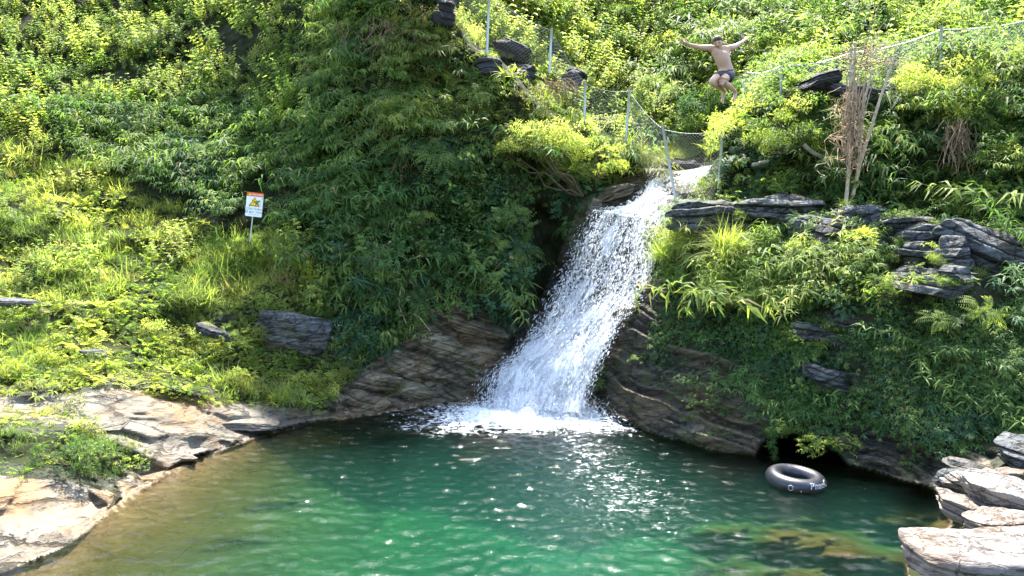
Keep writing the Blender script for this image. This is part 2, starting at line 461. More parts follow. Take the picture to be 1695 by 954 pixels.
# relief: lumps everywhere, bedding steps on rock
rockd = {k: np.max([sdist(p, GX + jx * 0.7, GY + jy * 0.7) for p in v], axis=0) for k, v in ROCK_REGIONS.items()}
rock_any = np.maximum.reduce(list(rockd.values()))
inrock = smooth(rock_any, -12, 14)
dip = 0.33
sco = P0[..., 2] * math.cos(dip) + P0[..., 0] * math.sin(dip) + 0.05 * P0[..., 1]
strat = np.stack([P0[..., 0] * 0.5, P0[..., 1] * 0.5, sco * 5 + 1.2 * fbm(P0 * 0.7, 2, 21)], -1)
s1 = fbm(strat, 4, 31)
s2 = vnoise(np.stack([P0[..., 0] * 0.35, P0[..., 1] * 0.35, sco * 2.2], -1), 37)
lump = fbm(P0 * 0.9, 4, 41)
saw = lambda q, w: 1 - np.minimum(np.mod(q, 1) / (1 - w), (1 - np.mod(q, 1)) / w)
jag = 0.4 * fbm(P0 * np.array([0.8, 0.8, 0.8]), 4, 33)
lay = 0.34 * saw(sco * 1.7 + jag, 0.10) + 0.20 * saw(sco * 4.3 + 2.2 * jag, 0.18) + 0.07 * saw(sco * 9.1 + 4 * jag, 0.3)
steep = smooth(np.maximum(rockd['ledge'], rockd['cliff']), -14, 10)
YF = YF + steep * (lay - 0.2) * (0.55 + 0.45 * smooth(GY, 300, 500))
YF = YF + (1 - inrock) * (0.75 * lump + 0.16 * fbm(P0 * 3.0, 3, 43)) * smooth(YF, 8, 14) - inrock * (1 - 0.55 * steep) * (0.30 * np.sign(s1) * np.abs(s1) ** 0.6 + 0.22 * s2 + 0.16 * fbm(P0 * 1.3, 3, 39))
land_bottom = ywater(GY) * 0.992
notcave = dC < 0
below_h = GY > 420
YF = np.where(below_h & notcave & (sdist(POLY_POOL, GX, GY) < 0) & (rockd['bank'] < 0), np.minimum(YF, land_bottom), YF)
YF = np.where(below_h & (rockd['bank'] >= 0), np.minimum(YF, ywater(GY) * 0.998), YF)
YW = wall(GX, GY) + 0.6 * fbm(P0 * 1.1, 4, 51)
YB = back(GX, GY)
PB = at(GX, GY, YB)
YB = YB + 1.3 * fbm(PB * 0.55, 4, 61)
Yd = YF
mW = smooth(sdist(POLY_WALL, GX + jx, GY + jy), -3, 9)
Yd = Yd * (1 - mW) + YW * mW
mB = smooth(sdist(POLY_BACK, GX + jx, GY + jy), -2, 12)
Yd = Yd * (1 - mB) + np.maximum(YB, 19.5) * mB
# pool bed: depth grows away from the bank
dP = sdist(POLY_POOL, GX + 0.5 * jx, GY + 0.5 * jy)
shoreL = np.array([(0,945),(150,868),(240,802),(365,742),(500,700),(700,671),(860,666)], float)
shoreR = np.array([(985,680),(1100,722),(1255,754),(1400,768),(1540,806),(1580,870),(1500,940),(1520,1150)], float)
def wxy(poly):
    p = at(poly[:, 0], poly[:, 1], ywater(poly[:, 1])); return p[:, :2]
def pdist(q, pl):
    best = np.full(q.shape[:-1], 1e18)
    for i in range(len(pl) - 1):
        a, b = pl[i], pl[i + 1]; e = b - a
        t = np.clip(((q - a) @ e) / (e @ e), 0, 1)
        best = np.minimum(best, ((q - a - t[..., None] * e) ** 2).sum(-1))
    return np.sqrt(best)
Pw = at(GX, GY, ywater(np.maximum(GY, 600)))
dl = pdist(Pw[..., :2], wxy(shoreL)); dr = pdist(Pw[..., :2], wxy(shoreR))
sm = 0.5 + 0.5 * vnoise(np.stack([Pw[..., 0] * 0.5, Pw[..., 1] * 0.9, 0 * GX], -1), 71)
depL = 0.02 + 0.24 * dl + 0.10 * np.maximum(dl - 2.0, 0) 
depR = 0.10 + 0.55 * dr
# drowned slabs in the right-hand corner
slab = smooth(sdist([(1130,860),(1160,835),(1250,800),(1270,830),(1400,815),(1560,870),(1480,960),(1500,1100),(1200,1100),(1150,930)], GX + 3 * jx, GY + 3 * jy), -45, 75)
bedn = fbm(np.stack([Pw[..., 0] * 0.8 + Pw[..., 1] * 0.5, Pw[..., 1] * 1.6 - Pw[..., 0] * 0.5, 0 * GX], -1), 4, 73)
dep = np.minimum(np.minimum(depL, depR), 2.6 + 0.3 * sm)
dep = dep * (1 - slab) + np.clip(0.60 + 0.75 * bedn, 0.14, 1.4) * slab
dep = dep + 0.07 * bedn * smooth(dep, 0.1, 0.6)
dep = np.maximum(dep, 0.02)
inpool = (dP > 0) & notcave & (GY > 600)
Ybed = ywater(np.maximum(GY, 600), dep * smooth(dP, 0, 10))
Yd = np.where(inpool, Ybed, Yd)

PT = at(GX, GY, Yd)
ny, nx = GX.shape
def face_class():
    cx = GX[:-1, :-1] + 2; cy = GY[:-1, :-1] + 2
    c = np.zeros(cx.shape, int)                         # hillside
    b = lambda a: a[:-1, :-1]
    c[b(rockd['bank']) > -22] = 1
    c[b(rockd['ledge']) > -22] = 2
    c[(b(rockd['cliff']) > -22)] = 3
    chute = (b(sdist([(1210,262),(1060,280),(960,330),(900,480),(820,590),(780,668),(985,700),(1010,590),(1060,480),(1090,380),(1150,340)], GX, GY)) > 0)
    c[chute] = 3
    c[b(inpool)] = 4
    return c
FC = face_class()
IDX = np.arange(ny * nx).reshape(ny, nx)
quads = np.stack([IDX[1:, :-1], IDX[1:, 1:], IDX[:-1, 1:], IDX[:-1, :-1]], -1)
Vall = PT.reshape(-1, 3)
ROCKN = np.clip(0.5 + np.maximum(rock_any, np.where(sdist([(1210,262),(1060,280),(960,330),(900,480),(820,590),(780,668),(985,700),(1010,590),(1060,480),(1090,380),(1150,340)], GX, GY) > -8, 20, -99)) / 24.0, 0, 1).ravel()
ROCKN = np.maximum(ROCKN, inpool.ravel() * 1.0)
for cls, name, mat in ((0, 'hillside', M_soil), (1, 'rock_bank', M_rock_pale), (2, 'rock_ledge', M_rock_brown), (3, 'cliff', M_rock_cliff), (4, 'pool_bed', M_bed)):
    q = quads[FC == cls].reshape(-1, 4)
    used, inv = np.unique(q, return_inverse=True)
    me = np_mesh(name, Vall[used], inv.reshape(-1, 4), smooth_=(cls not in (2, 3)), attrs={'rockness': ROCKN[used]})
    o = link_mesh(name, me, mat)
    tag(o, kind='structure')
# ground running back beneath and beyond the relief, so that the place does not end at the frame
def sheet(name, corners, mat, n=40, amp=0.5, seed=0):
    c = np.array(corners, float)
    u, v = np.meshgrid(np.linspace(0, 1, n), np.linspace(0, 1, n))
    P = (c[0][None, None] * ((1 - u) * (1 - v))[..., None] + c[1] * (u * (1 - v))[..., None] + c[2] * (u * v)[..., None] + c[3] * ((1 - u) * v)[..., None])
    P[..., 2] += amp * fbm(P * 0.3, 3, seed)
    I = np.arange(n * n).reshape(n, n)
    q = np.stack([I[:-1, :-1], I[:-1, 1:], I[1:, 1:], I[1:, :-1]], -1).reshape(-1, 4)
    o = link_mesh(name, np_mesh(name, P.reshape(-1, 3), q, smooth_=True), mat)
    return tag(o, kind='structure')
sheet('mountainside', [(-60, 33, 14), (60, 35, 14), (70, 90, 46), (-70, 90, 46)], M_soil, 60, 2.0, 5)
sheet('ground', [(-150, -150, -3.6), (150, -150, -3.6), (150, 150, -3.6), (-150, 150, -3.6)], M_soil, 20, 0.1, 6)

def terr(px, py):
    """bilinear lookup of the finished relief: position and outward normal"""
    fx = np.clip((np.asarray(px) - gx[0]) / GS, 0, nx - 2.001); fy = np.clip((np.asarray(py) - gy[0]) / GS, 0, ny - 2.001)
    ix = fx.astype(int); iy = fy.astype(int); tx = (fx - ix)[..., None]; ty = (fy - iy)[..., None]
    P = PT[iy, ix] * (1 - tx) * (1 - ty) + PT[iy, ix + 1] * tx * (1 - ty) + PT[iy + 1, ix] * (1 - tx) * ty + PT[iy + 1, ix + 1] * tx * ty
    return P, NRM[iy, ix]
k = 6
dxv = np.zeros_like(PT); dyv = np.zeros_like(PT)
dxv[:, k:-k] = PT[:, 2 * k:] - PT[:, :-2 * k]; dyv[k:-k] = PT[:-2 * k] - PT[2 * k:]
NRM = np.cross(dxv, dyv)
NRM /= np.linalg.norm(NRM, axis=-1, keepdims=True) + 1e-9

# ------------------------------------------------------------------ pool water
def build_water():
    xs = np.arange(-10.0, 10.0, 0.030); ys = np.arange(5.0, 19.6, 0.030)
    X, Y = np.meshgrid(xs, ys)
    foot = at(np.array([872.0]), np.array([690.0]), ywater(np.array([690.0])))[0]
    r = np.hypot((X - foot[0]) / 1.45, Y - foot[1])
    amp = (0.90 - 0.25 * smooth(-X, 1.5, 5.0)) + 1.0 * np.exp(-r / 3.0)
    Z = np.zeros_like(X)
    g = np.random.default_rng(3)
    for k in range(34):
        lam = g.uniform(0.12, 0.42); th = g.normal(-1.5, 0.75)
        kx, ky = math.cos(th) * 2 * math.pi / lam, math.sin(th) * 2 * math.pi / lam
        wob = 1.6 * vnoise(np.stack([X * 0.9, Y * 0.9, 0 * X + k], -1), 80 + k)
        Z += 0.0036 * lam ** 0.75 * np.sin(kx * X + ky * Y + g.uniform(0, 6.28) + 2.2 * wob)
    Z += 0.006 * np.cos(2 * math.pi * r / 0.6) * np.exp(-r / 2.5)
    n = fbm(np.stack([X * 2.2, Y * 3.2, 0 * X], -1), 4, 90)
    Z += 0.012 * n * amp
    Z *= amp
    boil = np.exp(-(r / 0.95) ** 2)
    Z += boil * (0.10 + 0.26 * fbm(np.stack([X * 3, Y * 3, 0 * X], -1), 3, 95))
    # aerated water: a white apron under the fall; streaks to the right paint bubbles and sun glitter
    drift = fbm(np.stack([X * 1.2 + Y * 0.3, Y * 0.9, 0 * X], -1), 4, 97)
    foam = np.clip(1.42 - (r / (1.8 + 0.6 * drift)) ** 0.85, 0, 1)
    ax = (X - foot[0] - 0.8 - 0.12 * (foot[1] - Y)) / (0.8 + 0.12 * (foot[1] - Y))
    trail = np.exp(-ax ** 2) * smooth(foot[1] - Y, 0.3, 1.5) * (1 - smooth(foot[1] - Y, 5, 9.5))
    foam = np.maximum(foam, 0.42 * trail)
    I = np.arange(X.size).reshape(X.shape)
    q = np.stack([I[:-1, :-1], I[:-1, 1:], I[1:, 1:], I[1:, :-1]], -1).reshape(-1, 4)
    me = np_mesh('pool_water', np.stack([X, Y, Z], -1).reshape(-1, 3), q, smooth_=True, attrs={'foam': foam.ravel()})
    t = NT('pool_water')
    geo = t.n('ShaderNodeNewGeometry')
    fa = t.n('ShaderNodeAttribute', attribute_name='foam')
    mp = t.n('ShaderNodeMapping'); mp.inputs['Scale'].default_value = (1.0, 1.6, 1.0)
    t.l(geo.outputs['Position'], mp.inputs['Vector'])
    n1 = t.noise(mp.outputs[0], 4.5, 4, 0.6, 1.0)
    n2 = t.noise(mp.outputs[0], 17.0, 3, 0.6, 0.5)
    hgt = t.math('ADD', n1, t.math('MULTIPLY', n2, 0.30))
    bp = t.n('ShaderNodeBump'); bp.inputs['Strength'].default_value = 0.35; bp.inputs['Distance'].default_value = 0.05
    t.l(hgt, bp.inputs['Height'])
    fr = t.n('ShaderNodeFresnel'); fr.inputs['IOR'].default_value = 1.33
    t.l(bp.outputs[0], fr.inputs['Normal'])
    gl = t.n('ShaderNodeBsdfGlossy'); gl.inputs['Roughness'].default_value = 0.03
    t.l(bp.outputs[0], gl.inputs['Normal'])
    tp = t.n('ShaderNodeBsdfTransparent')
    mx = t.n('ShaderNodeMixShader')
    t.l(fr.outputs[0], mx.inputs[0]); t.l(tp.outputs[0], mx.inputs[1]); t.l(gl.outputs[0], mx.inputs[2])
    # foam cover and painted glitter streaks
    fn = t.noise(mp.outputs[0], 6.0, 6, 0.7, 1.2)
    fn2 = t.noise(mp.outputs[0], 22.0, 4, 0.7)
    fv = t.math('ADD', fa.outputs['Fac'], t.math('MULTIPLY', t.math('SUBTRACT', t.math('ADD', t.math('MULTIPLY', fn, 0.75), t.math('MULTIPLY', fn2, 0.25)), 0.5), 2.6))
    fm = t.ramp(fv, [(0.52, (0, 0, 0)), (0.85, (1, 1, 1))])
    gate = t.ramp(fa.outputs['Fac'], [(0.03, (0, 0, 0)), (0.3, (1, 1, 1))])
    fm = t.math('MULTIPLY', t.math('MULTIPLY', fm, gate), 0.96)
    fd = t.n('ShaderNodeBsdfPrincipled'); fd.inputs['Base Color'].default_value = (0.82, 0.86, 0.88, 1); fd.inputs['Roughness'].default_value = 0.35
    mx2 = t.n('ShaderNodeMixShader')
    t.l(fm, mx2.inputs[0]); t.l(mx.outputs[0], mx2.inputs[1]); t.l(fd.outputs[0], mx2.inputs[2])
    t.l(mx2.outputs[0], t.out.inputs[0])
    va = t.n('ShaderNodeVolumeAbsorption')
    va.inputs['Color'].default_value = (0.22, 0.84, 0.66, 1); va.inputs['Density'].default_value = 0.42
    vs = t.n('ShaderNodeVolumeScatter')
    vs.inputs['Color'].default_value = (0.25, 0.82, 0.70, 1); vs.inputs['Density'].default_value = 0.036
    vs.inputs['Anisotropy'].default_value = 0.3
    ad = t.n('ShaderNodeAddShader'); t.l(va.outputs[0], ad.inputs[0]); t.l(vs.outputs[0], ad.inputs[1])
    t.l(ad.outputs[0], t.out.inputs['Volume'])
    tag(link_mesh('pool_water', me, t.m), kind='structure')
build_water()

# ------------------------------------------------------------------ waterfall
FALL = [  # left edge px,py ; right edge px,py ; Y left ; Y right
 ((1150,281),(1200,268),22.6,22.8), ((1100,287),(1185,279),22.0,22.3), ((1076,302),(1160,297),21.5,21.4), ((1064,325),(1142,330),20.7,20.6),
 ((1040,342),(1120,352),20.3,20.0), ((998,352),(1098,368),20.2,19.4), ((972,392),(1086,402),19.9,18.9), ((952,440),(1078,440),19.6,18.5),
 ((925,490),(1064,480),19.2,18.2), ((898,540),(1034,516),18.8,17.9), ((862,585),(1008,556),18.4,17.6), ((830,618),(988,596),18.15,17.35),
 ((820,648),(970,640),17.95,17.15), ((816,672),(958,684),17.6,16.9)]
def fall_surf(u, v):
    """u 0..1 down the fall, v 0..1 across it"""
    L = np.array([[*a, y] for a, b, y, z in FALL], float); R = np.array([[*b, z] for a, b, y, z in FALL], float)
    s = np.linspace(0, 1, len(FALL))
    l = np.stack([np.interp(u, s, L[:, i]) for i in range(3)], -1); r = np.stack([np.interp(u, s, R[:, i]) for i in range(3)], -1)
    q = l * (1 - v)[..., None] + r * v[..., None]
    return q
def build_fall():
    nu, nv = 340, 150
    sheets = []
    u, v = np.meshgrid(np.linspace(0, 1, nu), np.linspace(0, 1, nv), indexing='ij')
    vs, qs, A, B, U = [], [], [], [], []
    off = 0
    for layer in range(3):
        vv = (v - 0.5) * (1.0 + 0.05 * layer) + 0.5
        q = fall_surf(u, vv)
        base = at(q[..., 0], q[..., 1], q[..., 2])
        # flow-aligned ropes that braid and break up on the way down
        nn = np.stack([vv * 9 + 1.5 * vnoise(np.stack([u * 9, v * 3, 0 * u + layer], -1), 120), u * 13, 0 * u + layer * 5], -1)
        rope = fbm(nn, 4, 100 + layer)
        fine = fbm(np.stack([vv * 34, u * 30, 0 * u + layer], -1), 3, 110 + layer)
        edge = smooth(v, 0, 0.10) * smooth(1 - v, 0, 0.08)
        bulge = (0.10 + 0.13 * layer) * edge + 0.16 * rope * edge + 0.020 * fine
        Yq = q[..., 2] - 0.12 - bulge * (0.5 + 0.8 * u)
        P = at(q[..., 0] + 5 * rope * edge, q[..., 1], Yq)
        I = np.arange(nu * nv).reshape(nu, nv) + off
        off += nu * nv
        vs.append(P.reshape(-1, 3)); qs.append(np.stack([I[:-1, :-1], I[1:, :-1], I[1:, 1:], I[:-1, 1:]], -1).reshape(-1, 4))
        # how closed the curtain is: solid at the lip and the foot, torn over the middle and at its edges
        tear = 0.95 * np.exp(-((u - 0.52) / 0.17) ** 2) * (0.55 + 0.45 * smooth(v, 0.25, 0.7)) + 0.45 * np.exp(-((u - 0.8) / 0.12) ** 2)
        dens = 1.10 - 0.25 * smooth(u, 0.2, 0.4) + 0.45 * smooth(u, 0.62, 0.85) - tear - 0.85 * (1 - smooth(v, 0.0, 0.16)) * smooth(u, 0.3, 0.5) - 0.6 * (1 - smooth(1 - v, 0.0, 0.10)) - 0.32 * layer
        dens = dens + 1.2 * rope + 0.30 * fine
        A.append(dens.ravel()); B.append((vv * 1.0).ravel()); U.append((u * 1.0 + layer * 3.0).ravel())
    me = np_mesh('waterfall', np.concatenate(vs), np.concatenate(qs), smooth_=True, attrs={'dens': np.concatenate(A), 'across': np.concatenate(B), 'along': np.concatenate(U)})
    t = NT('falling_water')
    d = t.n('ShaderNodeAttribute', attribute_name='dens'); ac = t.n('ShaderNodeAttribute', attribute_name='across'); al = t.n('ShaderNodeAttribute', attribute_name='along')
    cx = t.n('ShaderNodeCombineXYZ')
    t.l(t.math('MULTIPLY', ac.outputs['Fac'], 26), cx.inputs[0]); t.l(t.math('MULTIPLY', al.outputs['Fac'], 11), cx.inputs[1])
    n1 = t.noise(cx.outputs[0], 1.0, 5, 0.65, 1.0)
    n2 = t.noise(cx.outputs[0], 3.6, 4, 0.7, 1.4)
    f = t.math('ADD', t.math('MULTIPLY', t.math('SUBTRACT', n1, 0.5), 3.0), t.math('MULTIPLY', t.math('SUBTRACT', n2, 0.5), 1.9))
    f = t.math('ADD', f, d.outputs['Fac'])
    m = t.ramp(f, [(0.18, (0, 0, 0)), (0.75, (1, 1, 1))])
    b = t.n('ShaderNodeBsdfPrincipled'); b.inputs['Base Color'].default_value = (0.86, 0.88, 0.90, 1); b.inputs['Roughness'].default_value = 0.6; b.inputs['Specular IOR Level'].default_value = 0.15
    bp = t.n('ShaderNodeBump'); bp.inputs['Strength'].default_value = 0.5; bp.inputs['Distance'].default_value = 0.03
    t.l(t.math('ADD', n1, n2), bp.inputs['Height']); t.l(bp.outputs[0], b.inputs['Normal'])
    tr = t.n('ShaderNodeBsdfTranslucent'); tr.inputs[0].default_value = (0.86, 0.89, 0.93, 1); t.l(bp.outputs[0], tr.inputs['Normal'])
    mx = t.n('ShaderNodeMixShader'); mx.inputs[0].default_value = 0.45
    t.l(b.outputs[0], mx.inputs[1]); t.l(tr.outputs[0], mx.inputs[2])
    tp = t.n('ShaderNodeBsdfTransparent')
    m2 = t.n('ShaderNodeMixShader'); t.l(m, m2.inputs[0]); t.l(tp.outputs[0], m2.inputs[1]); t.l(mx.outputs[0], m2.inputs[2])
    t.l(m2.outputs[0], t.out.inputs[0])
    tag(link_mesh('waterfall', me, t.m), kind='structure')
    # droplets and threads of spray: small drawn-out octahedra flying with the water
    g = np.random.default_rng(9)
    N = 24000
    u = g.beta(1.9, 1.2, N); v = np.where(g.random(N) < 0.72, g.random(N), np.where(g.random(N) < 0.6, g.normal(0.02, 0.09, N), g.normal(0.99, 0.05, N)))
    q = fall_surf(np.clip(u, 0, 1), v)
    q2 = fall_surf(np.clip(u + 0.01, 0, 1), v)
    Pq = at(q[:, 0], q[:, 1], q[:, 2] - 0.1 - np.abs(g.normal(0.3, 0.22, N)))
    Dq = at(q2[:, 0], q2[:, 1], q2[:, 2]) - at(q[:, 0], q[:, 1], q[:, 2])
    Dq = Dq / (np.linalg.norm(Dq, axis=1, keepdims=True) + 1e-6) + g.normal(0, 0.28, (N, 3))
    # crown of spray round the foot
    M = 9000
    fc = at(np.array([905.0]), np.array([684.0]), ywater(np.array([684.0])))[0]
    a = g.uniform(0, 6.28, M); rr = np.abs(g.normal(0, 0.75, M)); 
    Ps = np.stack([fc[0] + 1.25 * rr * np.cos(a), fc[1] - 0.25 + 0.7 * rr * np.sin(a), np.abs(g.normal(0, 0.22, M)) * np.exp(-rr * 0.5) + 0.02], -1)
    Pq = np.concatenate([Pq, Ps]); Dq = np.concatenate([Dq, g.normal(0, 1, (M, 3)) + np.array([0, 0, 0.6])])
    Dq /= np.linalg.norm(Dq, axis=1, keepdims=True)
    n_ = len(Pq)
    Ln = g.gamma(2.0, 0.016, n_) + 0.006; Wd = np.minimum(g.gamma(2.0, 0.0022, n_) + 0.002, 0.014)
    s_ = np.cross(Dq, g.normal(0, 1, (n_, 3))); s_ /= np.linalg.norm(s_, axis=1, keepdims=True)
    w_ = np.cross(Dq, s_)
    V = np.stack([Pq - Dq * Ln[:, None], Pq + s_ * Wd[:, None], Pq + w_ * Wd[:, None], Pq - s_ * Wd[:, None], Pq - w_ * Wd[:, None], Pq + Dq * Ln[:, None]], 1).reshape(-1, 3)
    o = np.arange(n_)[:, None, None] * 6
    Fq = (np.array([[0, 2, 1], [0, 3, 2], [0, 4, 3], [0, 1, 4], [5, 1, 2], [5, 2, 3], [5, 3, 4], [5, 4, 1]])[None] + o).reshape(-1, 3)
    M_spray = NT('spray')
    bb = M_spray.n('ShaderNodeBsdfPrincipled'); bb.inputs['Base Color'].default_value = (0.85, 0.88, 0.92, 1); bb.inputs['Roughness'].default_value = 0.6
    tt = M_spray.n('ShaderNodeBsdfTranslucent'); tt.inputs[0].default_value = (0.9, 0.93, 0.97, 1)
    mm = M_spray.n('ShaderNodeMixShader'); mm.inputs[0].default_value = 0.6
    M_spray.l(bb.outputs[0], mm.inputs[1]); M_spray.l(tt.outputs[0], mm.inputs[2]); M_spray.l(mm.outputs[0], M_spray.out.inputs[0])
    tag(link_mesh('spray', np_mesh('spray', V, Fq, smooth_=True), M_spray.m), kind='stuff')
build_fall()

# ------------------------------------------------------------------ plant templates (leaf-sized faces)
def unit(a): return a / (np.linalg.norm(a, axis=-1, keepdims=True) + 1e-9)

def rhomb(P, D, N, L, Wd, droop=0.0, fold=0.25):
    """leaves: base P, direction D, face normal N"""
    P = np.atleast_2d(P); n = len(P)
    D = unit(D); S_ = unit(np.cross(D, N)); N2 = np.cross(S_, D)
    L = np.broadcast_to(L, n)[:, None]; Wd = np.broadcast_to(Wd, n)[:, None]
    mid = P + D * L * 0.45 + N2 * L * 0.08
    tip = P + D * L - N2 * L * droop
    V = np.stack([P, mid + S_ * Wd * 0.5 + N2 * Wd * fold * 0.5, tip, mid - S_ * Wd * 0.5 + N2 * Wd * fold * 0.5], 1).reshape(-1, 3)
    Fq = np.arange(n * 4).reshape(-1, 4)
    return V, Fq

def blades(P, D, L, Wd, curve, seg=3, g=None):
    """grass blades that start along D and bend down"""
    P = np.atleast_2d(P); n = len(P); D = unit(D)
    h = D * np.array([1, 1, 0]); S_ = unit(np.cross(D, np.array([0, 0, 1.0])) + 1e-3)
    V = []
    pos = P.copy(); d = D.copy()
    L = np.broadcast_to(L, n)[:, None]; Wd = np.broadcast_to(Wd, n)[:, None]; cv = np.broadcast_to(curve, n)[:, None]
    for k in range(seg + 1):
        w = Wd * (1 - (k / seg) ** 1.6) * 0.5 + 0.0008
        V += [pos - S_ * w, pos + S_ * w]
        pos = pos + d * L / seg
        d = unit(d + np.array([0, 0, -1.0]) * cv / seg)
    V = np.stack(V, 1).reshape(-1, 3)
    b = np.arange(n)[:, None, None] * (2 * seg + 2)
    q = np.array([[2 * k, 2 * k + 1, 2 * k + 3, 2 * k + 2] for k in range(seg)])[None]
    return V, (q + b).reshape(-1, 4)

def rnd_dir(g, n, zmin=-1, zmax=1):
    z = g.uniform(zmin, zmax, n); a = g.uniform(0, 2 * math.pi, n); r = np.sqrt(1 - z * z)
    return np.stack([r * np.cos(a), r * np.sin(a), z], -1)

def stem_curve(g, h, lean, n=10, droop=0.0):
    a = g.uniform(0, 6.28); t = np.linspace(0, 1, n)
    x = lean * t ** 1.5 * h; z = h * t - droop * h * t ** 2.5
    return np.stack([x * math.cos(a), x * math.sin(a), z], -1)

def T_herb(g):
    parts, shade = [], []
    for k in range(6):
        c = stem_curve(g, g.uniform(0.3, 0.62), g.uniform(0.1, 0.7), 9)
        c[:, :2] += g.normal(0, 0.06, 2)
        for j in range(2, 9):
            m = 3
            D = rnd_dir(g, m, -0.1, 0.5); 
            parts.append(rhomb(np.repeat(c[j][None], m, 0), D, np.array([0, 0, 1.0]) + g.normal(0, 0.35, (m, 3)), g.uniform(0.06, 0.11, m) * (1.1 - 0.05 * j), g.uniform(0.03, 0.05, m), 0.25))
    return merge(parts)
def T_bamboo(g):
    parts = []
    for k in range(9):
        c = stem_curve(g, g.uniform(0.35, 0.75), g.uniform(0.4, 1.2), 8, 0.35)
        for j in (3, 5, 6, 7):
            m = 5
            out = unit(c[j] - c[j - 1])
            D = out[None] * 0.6 + rnd_dir(g, m, -0.7, 0.25)
            parts.append(rhomb(np.repeat(c[j][None], m, 0), D, np.array([0, 0, 1.0]) + g.normal(0, 0.3, (m, 3)), g.uniform(0.12, 0.20, m), g.uniform(0.016, 0.028, m), 0.35))
    return merge(parts)
def T_grass(g, n=95, L=(0.18, 0.5), w=(0.005, 0.010)):
    P = np.c_[g.normal(0, 0.09, (n, 2)), np.zeros(n)]
    D = rnd_dir(g, n, 0.45, 1.0)
    return blades(P, D, g.uniform(*L, n), g.uniform(*w, n), g.uniform(0.5, 2.2, n))
def T_feather(g):
    parts = []
    for k in range(16):
        D0 = rnd_dir(g, 1, 0.0, 0.9)[0]
        P0_ = D0 * g.uniform(0.02, 0.12)
        L = g.uniform(0.14, 0.26); m = 8
        t = (np.arange(m) + 1) / m
        ax = P0_ + D0 * L * t[:, None] + np.array([0, 0, -1.0]) * (L * 0.35 * t ** 2)[:, None]
        up = unit(np.array([0, 0, 1.0]) - D0 * D0[2]); side = np.cross(D0, up)
        for s in (-1, 1):
            D = D0 * 0.6 + side * s * 0.9 + g.normal(0, 0.15, (m, 3))
            parts.append(rhomb(ax, D, up + g.normal(0, 0.25, (m, 3)), 0.055 * (1.15 - 0.6 * t), 0.016, 0.1))
    return merge(parts)
def T_creeper(g):
    parts = []
    for k in range(11):
        c = np.array([g.normal(0, 0.14), g.normal(0, 0.14), g.uniform(0.02, 0.16)])
        m = 6
        a = np.arange(m) * 2 * math.pi / m + g.uniform(0, 6)
        D = np.stack([np.cos(a), np.sin(a), np.full(m, -0.25)], -1) + g.normal(0, 0.22, (m, 3))
        parts.append(rhomb(np.repeat(c[None], m, 0), D, np.array([0, 0, 1.0]) + g.normal(0, 0.25, (m, 3)), g.uniform(0.07, 0.12, m), g.uniform(0.022, 0.036, m), 0.3))
    return merge(parts)
def T_shrub(g, n=230, R=0.34, leaf=(0.045, 0.08), ratio=0.42, flat=0.8):
    sub = rnd_dir(g, 9, -0.2, 1) * R * 0.62
    k = g.integers(0, 9, n)
    d = rnd_dir(g, n, -0.5, 1)
    P = sub[k] + d * (R * 0.42 * g.uniform(0.4, 1, n) ** 0.5)[:, None]
    P[:, 2] = P[:, 2] * flat + R * 0.3
    D = unit(d + rnd_dir(g, n) * 0.7 + np.array([0, 0, -0.1]))
    L = g.uniform(*leaf, n)
    return rhomb(P, D, np.array([0, 0, 1.0]) + g.normal(0, 0.45, (n, 3)), L, L * ratio, 0.25)
def T_fern(g, fronds=9, L=0.6):
    parts = []
    for k in range(fronds):
        a = g.uniform(0, 6.28); m = 13
        t = np.linspace(0.12, 1, m); ll = L * g.uniform(0.7, 1.1)
        ax = np.stack([np.cos(a) * ll * t * 0.9, np.sin(a) * ll * t * 0.9, ll * (0.75 * t - 0.85 * t ** 2)], -1)
        side = np.array([-math.sin(a), math.cos(a), 0])
        fw = np.gradient(ax, axis=0); fw = unit(fw)
        for s in (-1, 1):
            D = side * s + fw * 0.45
            parts.append(rhomb(ax, D, np.cross(side * 1.0, fw) * -1 + g.normal(0, 0.1, (m, 3)), 0.16 * ll * np.sin(np.pi * (0.15 + 0.83 * t)) + 0.02, 0.028, 0.15))
    return merge(parts)
def T_big(g, n=9, L=(0.16, 0.28)):
    parts = []
    for k in range(n):
        D = rnd_dir(g, 1, 0.0, 0.6)[0]; b = D * g.uniform(0.08, 0.2); b[2] = abs(b[2]) + 0.1
        LL = g.uniform(*L)
        parts.append(rhomb(b[None], (D + [0, 0, -0.25])[None], np.array([[0, 0, 1.0]]) + g.normal(0, 0.2, (1, 3)), LL, LL * 0.5, 0.3))
        V, q = tube([[0, 0, 0], b * 0.5, b], 0.004, 3)
        parts.append((V, q))
    return merge(parts)
def T_reed(g, n=16):
    parts = []
    for k in range(4):
        c = stem_curve(g, g.uniform(0.5, 0.9), g.uniform(0.2, 0.7), 8, 0.1)
        parts.append(tube(c, 0.005, 3))
        m = 7
        P = c[2:8][g.integers(0, 6, m)]
        parts.append(blades(P, rnd_dir(g, m, 0.2, 0.9), g.uniform(0.3, 0.55, m), g.uniform(0.016, 0.028, m), g.uniform(1.4, 3.0, m), 5))
    return merge(parts)
def T_twig(g):
    """dry tangled stalks"""
    parts = []
    for k in range(10):
        p = np.cumsum(np.r_[[[0, 0, 0.02]], g.normal(0, 0.06, (6, 3)) + np.array([0, 0, -0.01])], 0)
        parts.append(tube(p, 0.0035, 3))
    return merge(parts)
TEMPL = {}
